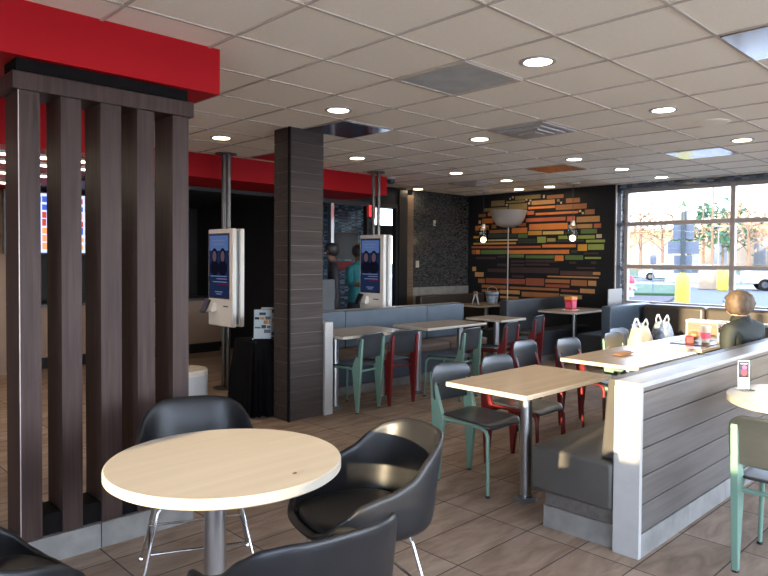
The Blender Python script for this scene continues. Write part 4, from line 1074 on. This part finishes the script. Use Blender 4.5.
# exit sign in the lobby, light switch and thermostat on the mosaic wall
t = thing('exit_sign', 'red lit exit sign hanging behind the second kiosk post', 'exit sign', (7.10, 7.55, 2.26))
ang = math.atan2(.72, .694)
R = Matrix.Rotation(ang - .33, 3, 'Z')
def put(f, c=(7.10, 7.55, 2.26)):
    for v in f.bm.verts: v.co = R @ v.co + Vector(c)
    return f
put(MB().box(-.16, .16, -.018, .018, -.095, .095, bev=.006)).build('housing', 'redplastic', t)
put(MB().box(-.012, .012, -.012, .012, .095, .183)).build('bracket', 'black', t)
for sg in (-1, 1):
    put(MB().box(-.15, .15, *sorted((sg * .0185, sg * .0200)), -.085, .085)).build('panel', 'exit', t)
    cu = bpy.data.curves.new('lettering', 'FONT'); cu.body = 'EXIT'; cu.size = .13; cu.align_x = 'CENTER'; cu.align_y = 'CENTER'; cu.extrude = .001
    o = bpy.data.objects.new('lettering', cu); col.objects.link(o)
    dg = bpy.context.evaluated_depsgraph_get(); dg.update()
    me = bpy.data.meshes.new_from_object(o.evaluated_get(dg)); bpy.data.objects.remove(o)
    for v in me.vertices:
        p = Vector((v.co.x * -sg, 0, v.co.y)) ; p.y = sg * (.0208 + v.co.z); p.x = v.co.x * (1 if sg < 0 else -1); v.co = R @ p
    o = bpy.data.objects.new('lettering', me); col.objects.link(o); me.materials.append(M['darkhair']); o.parent = t
t = thing('wall_switch', 'small beige switch plate on the dark mosaic wall', 'switch', (8.54, 7.9, 1.42))
MB().box(8.50, 8.58, 7.885, 7.899, 1.37, 1.49, bev=.004).build('plate', 'edge', t); MB().box(8.53, 8.55, 7.878, 7.886, 1.41, 1.45, bev=.002).build('toggle', 'edge', t)
t = thing('wall_sensor', 'small pale sensor high on the dark mosaic wall', 'sensor', (8.98, 7.9, 2.17))
MB().box(8.955, 9.005, 7.875, 7.899, 2.12, 2.22, bev=.006).build('case', 'edge', t); MB().ball((8.98, 7.874, 2.15), .014).build('lens', 'black', t)
t = thing('wall_display', 'black wall display in the lobby behind the teal-shirted person', 'display', (9.1, 10.49, 1.8))
MB().box(8.76, 9.44, 10.44, 10.497, 1.50, 2.07, bev=.006).build('frame', 'black', t); MB().box(8.79, 9.41, 10.435, 10.441, 1.53, 2.04).build('panel', 'kitchen', t)
o = MB().box(8.82, 9.30, 10.42, 10.497, 1.28, 1.46, bev=.006).build('wall_notice', M['redplastic']); tag(o, 'red notice panel on the lobby wall below the black display', 'notice')

# ================================================================== outside
GZ = -.11
struct(bx('ground', 'asphalt', -60, 190, -120, 160, -.4, GZ))
f = MB(); f.prism([(27.5, 14.5), (29.3, 11.7), (40.2, 16.1), (40, 19.5)], 'z', GZ, GZ + .22, bev=.1); o = struct(f.build('ground_lawn', 'grass'))
f = MB(); f.prism([(22.6, 12.0), (25.3, 10.4), (29.28, 11.69), (27.48, 14.49)], 'z', GZ, GZ + .10, bev=.04); struct(f.build('ground_mulch_bed', 'mulch'))
f = MB(); f.cyl((22.2, 8.5), 1.35, GZ, GZ + .13, 40, bev=.03); struct(f.build('ground_kerb_island', 'concrete'))
struct(bx('ground_pavement', 'concrete', 43, 47, -60, 90, GZ, GZ + .05))
struct(bx('ground_window_bounce', 'concrete', 10.95, 16.5, -30, 7.8, GZ, GZ + .05)); struct(bx('ground_side_bounce', 'concrete', -30, 10.2, -30, -3.6, GZ, GZ + .04)); struct(bx('ground_front_bounce', 'concrete', -30, -3.0, -3.6, 30, GZ, GZ + .04))  # unseen pale slabs added to bounce daylight up to the ceiling
struct(bx('ground_far_verge', 'grass', 60, 180, -100, 150, GZ, GZ + .06))
t = thing('sign_post', 'roadside post carrying three sign plates seen from behind, in a yellow sleeve', 'sign post', (21.84, 8.53, GZ + .13))
MB().tube([(21.84, 8.53, GZ + .13), (21.84, 8.53, 3.12)], .07, 12).build('post', 'signpole', t)
MB().lathe([(0, .0), (.21, 0), (.225, .03), (.225, .85), (.20, 1.0), (.12, 1.10), (.08, 1.12), (0, 1.12)], (21.84, 8.53, GZ + .13), 24).build('yellow_sleeve', 'yellow', t)
va = math.atan2(8.53, 21.84); Rz = Matrix.Rotation(va - PI / 2, 3, 'Z')
for w_, z0, z1, dx in ((.62, 2.22, 3.10, 0), (.92, 1.75, 2.15, .0), (.54, 1.12, 1.70, 0)):
    f = MB(); f.box(-w_ / 2 + dx, w_ / 2 + dx, .075, .085, z0, z1, bev=.004)
    for v in f.bm.verts: v.co = Rz @ v.co + Vector((21.84, 8.53, 0))
    f.build('sign_plate', 'signback', t)
t = thing('street_sign', 'small pale sign on a thin post beyond the lawn strip', 'sign', (29.39, 12.78, GZ))
MB().tube([(29.39, 12.78, GZ), (29.39, 12.78, 1.85)], .03, 8).build('post', 'signback', t)
f = MB(); f.box(-.14, .14, .032, .042, 1.36, 1.85, bev=.004)
for v in f.bm.verts: v.co = Rz @ v.co + Vector((29.39, 12.78, 0))
f.build('sign_plate', 'signback', t)
t = thing('fire_hydrant', 'white fire hydrant with red top outside the left edge of the window', 'hydrant', (27.13, 12.74, GZ))
c = (27.13, 12.74, GZ)
MB().lathe([(0, 0), (.20, 0), (.20, .06), (.14, .08), (.14, .58), (.17, .60), (.17, .66), (0, .66)], c, 24).build('barrel', 'hydwhite', t)
MB().lathe([(0, .66), (.16, .66), (.17, .72), (.15, .84), (.08, .92), (.05, .99), (0, 1.0)], c, 24).build('bonnet', 'hydred', t)
for dx, dy in ((0, 1), (0, -1), (-1, 0)): MB().tube([(c[0] + dx * .10, c[1] + dy * .10, c[2] + .45), (c[0] + dx * .24, c[1] + dy * .24, c[2] + .45)], .075, 14).build('nozzle', 'hydred' if dx else 'hydwhite', t)
def pole(name, lab, x, y, h, r, arm=0):
    t = thing(name, lab, 'street lamp' if arm else 'utility pole', (x, y, GZ))
    MB().tube([(x, y, GZ), (x, y, h)], [r, r * .6], 8).build('pole', 'bark' if not arm else 'signback', t)
    if arm:
        MB().box(x - .5, x + .5, y - .22, y + .22, h, h + .14, bev=.03).build('lamp_head', 'signback', t)
        MB().box(x - .3, x + .3, y - .9, y + .9, h - .02, h + .03).build('arm', 'signback', t)
    else:
        MB().box(x - .1, x + .1, y - 1.1, y + 1.1, h - .9, h - .7).build('cross_arm', 'bark', t)
pole('street_lamp', 'thin car-park lamp seen through the middle of the window', 63.83, 21.81, 4.6, .10, 1)
pole('street_utility_pole', 'tall wooden utility pole beyond the car park', 74.0, 25.9, 11.5, .16)
o = MB().box(39.6, 40.5, 13.75, 14.6, GZ, 1.0, bev=.05).build('utility_cabinet', M['facade']); tag(o, 'beige utility cabinet across the road, left of the window mullion', 'cabinet')
o = MB().box(38.6, 39.0, 12.75, 13.25, GZ, 1.05, bev=.05).build('waste_bin', M['yellow']); tag(o, 'yellow bin across the road beside the window mullion', 'bin')
def car(name, lab, x, y, rz, L_, H_, paint, kind='car'):
    t = thing(name, lab, 'car', (x, y, GZ)); t.rotation_euler = (0, 0, rz)
    W_ = .88
    if kind == 'car': body = [(-.5, .16), (-.5, .40), (-.47, .55), (-.30, .60), (.24, .60), (.44, .54), (.5, .42), (.5, .16)]; roof = [(-.30, .60), (-.20, .95), (-.02, 1.0), (.10, .97), (.26, .60)]
    else: body = [(-.5, .22), (-.5, .62), (.02, .62), (.30, .62), (.47, .58), (.5, .48), (.5, .22)]; roof = [(-.08, .62), (-.04, .96), (.10, 1.0), (.18, .97), (.30, .62)]
    S = lambda P: [(u * L_, v * H_) for u, v in P]
    def par(o): o.parent = t; return o
    par(MB().prism(S(body), 'y', -W_, W_, bev=.06).build('body', paint)); par(MB().prism(S(roof), 'y', -W_ * .86, W_ * .86, bev=.05).build('cabin', paint))
    g = S([(u * .86 + (.86 - .86) + (roof[0][0] + roof[-1][0]) / 2 * .14, .62 + (v - .60) * .78) for u, v in roof])
    par(MB().prism(g, 'y', -W_ * .875, W_ * .875).build('side_glass', 'carglass'))
    for sx in (-.31, .31):
        for sy in (-1, 1):
            wl = par(MB().tube([(sx * L_, sy * (W_ - .14), .33), (sx * L_, sy * (W_ + .02), .33)], .33, 20).build('wheel', 'tyre'))
            h = MB().tube([(sx * L_, sy * (W_ - .0), .33), (sx * L_, sy * (W_ + .03), .33)], .18, 16).build('hubcap', 'hub'); h.parent = wl
car('parked_truck', 'white pickup truck parked outside at the right edge of the window', 42.1, 10.25, -1.15, 5.4, 1.75, 'carwhite', 'truck')
car('parked_car', 'pale blue car parked outside, left of the beige cabinet', 45.2, 16.4, -1.1, 4.4, 1.42, 'carblue')
car('parked_car', 'white car parked farther off behind the road sign', 55.5, 22.9, -1.1, 4.5, 1.42, 'carwhite')
def building(lab, x, y, w_, d_, h_, m, rz, cols_):
    t = thing('outside_building', lab, 'building', (x, y, GZ)); t.rotation_euler = (0, 0, rz)
    def par(o, p=None): o.parent = p or t; return o
    par(MB().box(-d_ / 2, d_ / 2, -w_ / 2, w_ / 2, 0, h_).build('walls', m)); par(MB().box(-d_ / 2 - .4, d_ / 2 + .4, -w_ / 2 - .4, w_ / 2 + .4, h_, h_ + .5, bev=.1).build('roof', 'roofing'))
    for k in range(cols_):
        yy = -w_ / 2 + w_ * (k + .5) / cols_
        fr = par(MB().box(-d_ / 2 - .06, -d_ / 2 + .02, yy - w_ / cols_ * .28, yy + w_ / cols_ * .28, 1.0, h_ * .7).build('window', 'facade2'))
        par(MB().box(-d_ / 2 - .08, -d_ / 2 - .05, yy - w_ / cols_ * .24, yy + w_ / cols_ * .24, 1.15, h_ * .7 - .15).build('pane', 'pane'), fr)
building('long low beige building far off, behind the trees at the left of the window', 126, 57, 36, 12, 6.9, 'facade', .05, 8)
building('pale low building far off, beyond the utility pole', 162, 55, 26, 14, 7.0, 'facade2', 0, 6)
building('beige building far off at the right edge of the window', 143, 38, 24, 12, 8.6, 'facade', .1, 6)
def tree(lab, x, y, h, r, m, seed, bare):
    t = thing('tree', lab, 'tree', (x, y, GZ), 'trees beyond the car park')
    rnd = random.Random(seed); f = MB()
    f.tube([(x, y, GZ), (x + .1, y, h * .35), (x, y + .1, h * .7), (x, y, h * .95)], [.22, .17, .10, .03], 8)
    tips = []
    def branch(p, d, ln, rr, lv):
        q = p + d * ln; mid = p + d * ln * .5 + Vector((rnd.uniform(-.1, .1), rnd.uniform(-.1, .1), .08 * ln))
        f.tube([p, mid, q], [rr, rr * .7, rr * .4], 5); tips.append(q)
        if lv:
            for _ in range(3): branch(q if rnd.random() < .6 else mid, (d + Vector((rnd.uniform(-.8, .8), rnd.uniform(-.8, .8), rnd.uniform(-.1, .8)))).normalized(), ln * .62, rr * .5, lv - 1)
    for k in range(9):
        z = h * (.25 + .6 * k / 9); a = k * 2.4 + rnd.random()
        branch(Vector((x, y, z)), Vector((math.cos(a), math.sin(a), .55 if bare else .1)).normalized(), r * (.75 - .4 * k / 9), .075, 2)
    f.build('trunk', 'bark', t)
    g = MB(); nb = 260 if bare else 420
    for _ in range(nb):
        p = rnd.choice(tips) + Vector([rnd.gauss(0, r * .16) for _ in range(3)]); s = (.10 + .16 * rnd.random()) * (1 if bare else 1.7)
        vs = [g.bm.verts.new(p + Vector([rnd.gauss(0, s) for _ in range(3)])) for _ in range(3)]
        g.bm.faces.new(vs)
    g.build('crown', m, t)
for k, (x, y, h, r, m, bare, lab) in enumerate(((73.4, 33.4, 8.5, 3.6, 'leaf', 1, 'sparse orange autumn tree beyond the small street sign'), (84.5, 35.6, 8.8, 3.6, 'leaf', 1, 'sparse orange autumn tree just left of the three-plate sign post'),
      (92.2, 33.4, 10.0, 3.2, 'pine', 0, 'green evergreen tree right of the top sign plate'), (101.5, 34.1, 11.0, 3.6, 'pine', 0, 'green evergreen tree left of the window mullion'),
      (97.0, 37.2, 7.6, 3.0, 'leaf', 1, 'sparse orange autumn tree behind the sign plates'), (72.4, 21.9, 7.5, 3.5, 'leaf', 1, 'sparse orange autumn tree right of the window mullion'),
      (78.8, 21.2, 8.0, 3.6, 'leaf', 1, 'sparse orange autumn tree at the right edge of the window'), (82.1, 38.9, 8.0, 3.8, 'leaf', 1, 'sparse orange autumn tree at the left edge of the window'),
      (113.6, 36.3, 8.0, 4.2, 'leaf', 1, 'sparse orange autumn tree far behind the utility pole'))):
    tree(lab, x, y, h, r, m, 40 + k, bare)

# ================================================================== light and camera
wd = bpy.data.worlds.new('sky'); sc.world = wd; wd.use_nodes = True
nt = wd.node_tree; bg = nt.nodes['Background']
tc = nt.nodes.new('ShaderNodeTexCoord'); sp = nt.nodes.new('ShaderNodeSeparateXYZ'); rp = nt.nodes.new('ShaderNodeValToRGB')
nt.links.new(tc.outputs['Generated'], sp.inputs[0]); nt.links.new(sp.outputs['Z'], rp.inputs[0]); nt.links.new(rp.outputs[0], bg.inputs[0])
rp.color_ramp.elements[0].position = 0; rp.color_ramp.elements[0].color = (.82, .84, .86, 1)
rp.color_ramp.elements[1].position = .55; rp.color_ramp.elements[1].color = (.48, .62, .93, 1)
e = rp.color_ramp.elements.new(.16); e.color = (.60, .72, .92, 1)
bg.inputs[1].default_value = SKY
el, az = math.radians(7.5), math.radians(8)
sl = bpy.data.lights.new('sun', 'SUN'); sl.energy = SUN; sl.color = (1, .80, .50); sl.angle = math.radians(.6)
so = bpy.data.objects.new('sun', sl); col.objects.link(so); so.location = (-20, -3, 8)
d = Vector((math.cos(az) * math.cos(el), math.sin(az) * math.cos(el), -math.sin(el)))
so.rotation_euler = d.to_track_quat('-Z', 'Y').to_euler()
def portal(name, loc, rot, sx, sy):
    l = bpy.data.lights.new(name, 'AREA'); l.shape = 'RECTANGLE'; l.size = sx; l.size_y = sy; l.cycles.is_portal = True
    o = bpy.data.objects.new(name, l); col.objects.link(o); o.location = loc; o.rotation_euler = rot
portal('portal_window', (10.45, 1.0, 1.7), (PI / 2, 0, PI / 2), 8.0, 1.9)
portal('portal_front', (-2.72, -.45, 1.6), (PI / 2, 0, -PI / 2), 5.0, 1.9)
portal('portal_right', (3.7, -3.32, 1.4), (PI / 2, 0, 0), 12.0, 2.3)
portal('portal_door', (10.44, 10.63, 1.3), (PI / 2, 0, PI), 1.0, 2.6)

F_, YAW, PIT, ROL, PX, PY = 659.79, .7672, -.0241, .0065, 379.2, 274.96
cy, sy = math.cos(YAW), math.sin(YAW)
def lvl(X, Y, Z): return Vector((X * cy + Y * sy, -X * sy + Y * cy, Z))
cp, sp_ = math.cos(PIT), math.sin(PIT); cr, sr = math.cos(ROL), math.sin(ROL)
fwd = lvl(0, cp, sp_); up0 = lvl(0, -sp_, cp); rt0 = lvl(1, 0, 0)
right = rt0 * cr + up0 * sr; up = -rt0 * sr + up0 * cr
cam = bpy.data.cameras.new('camera'); co = bpy.data.objects.new('camera', cam); col.objects.link(co)
co.matrix_world = Matrix((( right.x, up.x, -fwd.x, 0), (right.y, up.y, -fwd.y, 0), (right.z, up.z, -fwd.z, 1.515), (0, 0, 0, 1)))
cam.sensor_fit = 'HORIZONTAL'; cam.sensor_width = 36; cam.lens = F_ / 768 * 36
cam.shift_x = (384 - PX) / 768; cam.shift_y = (PY - 288) / 768
cam.clip_start = .05; cam.clip_end = 400
sc.camera = co
sc.view_settings.view_transform = 'Standard'; sc.view_settings.look = 'None'; sc.view_settings.gamma = 1; sc.view_settings.use_curve_mapping = False
sc.view_settings.exposure = EXPO
sc.cycles.max_bounces = 10; sc.cycles.diffuse_bounces = 5; sc.cycles.transparent_max_bounces = 16; sc.cycles.sample_clamp_indirect = 6; sc.cycles.caustics_reflective = False; sc.cycles.caustics_refractive = False
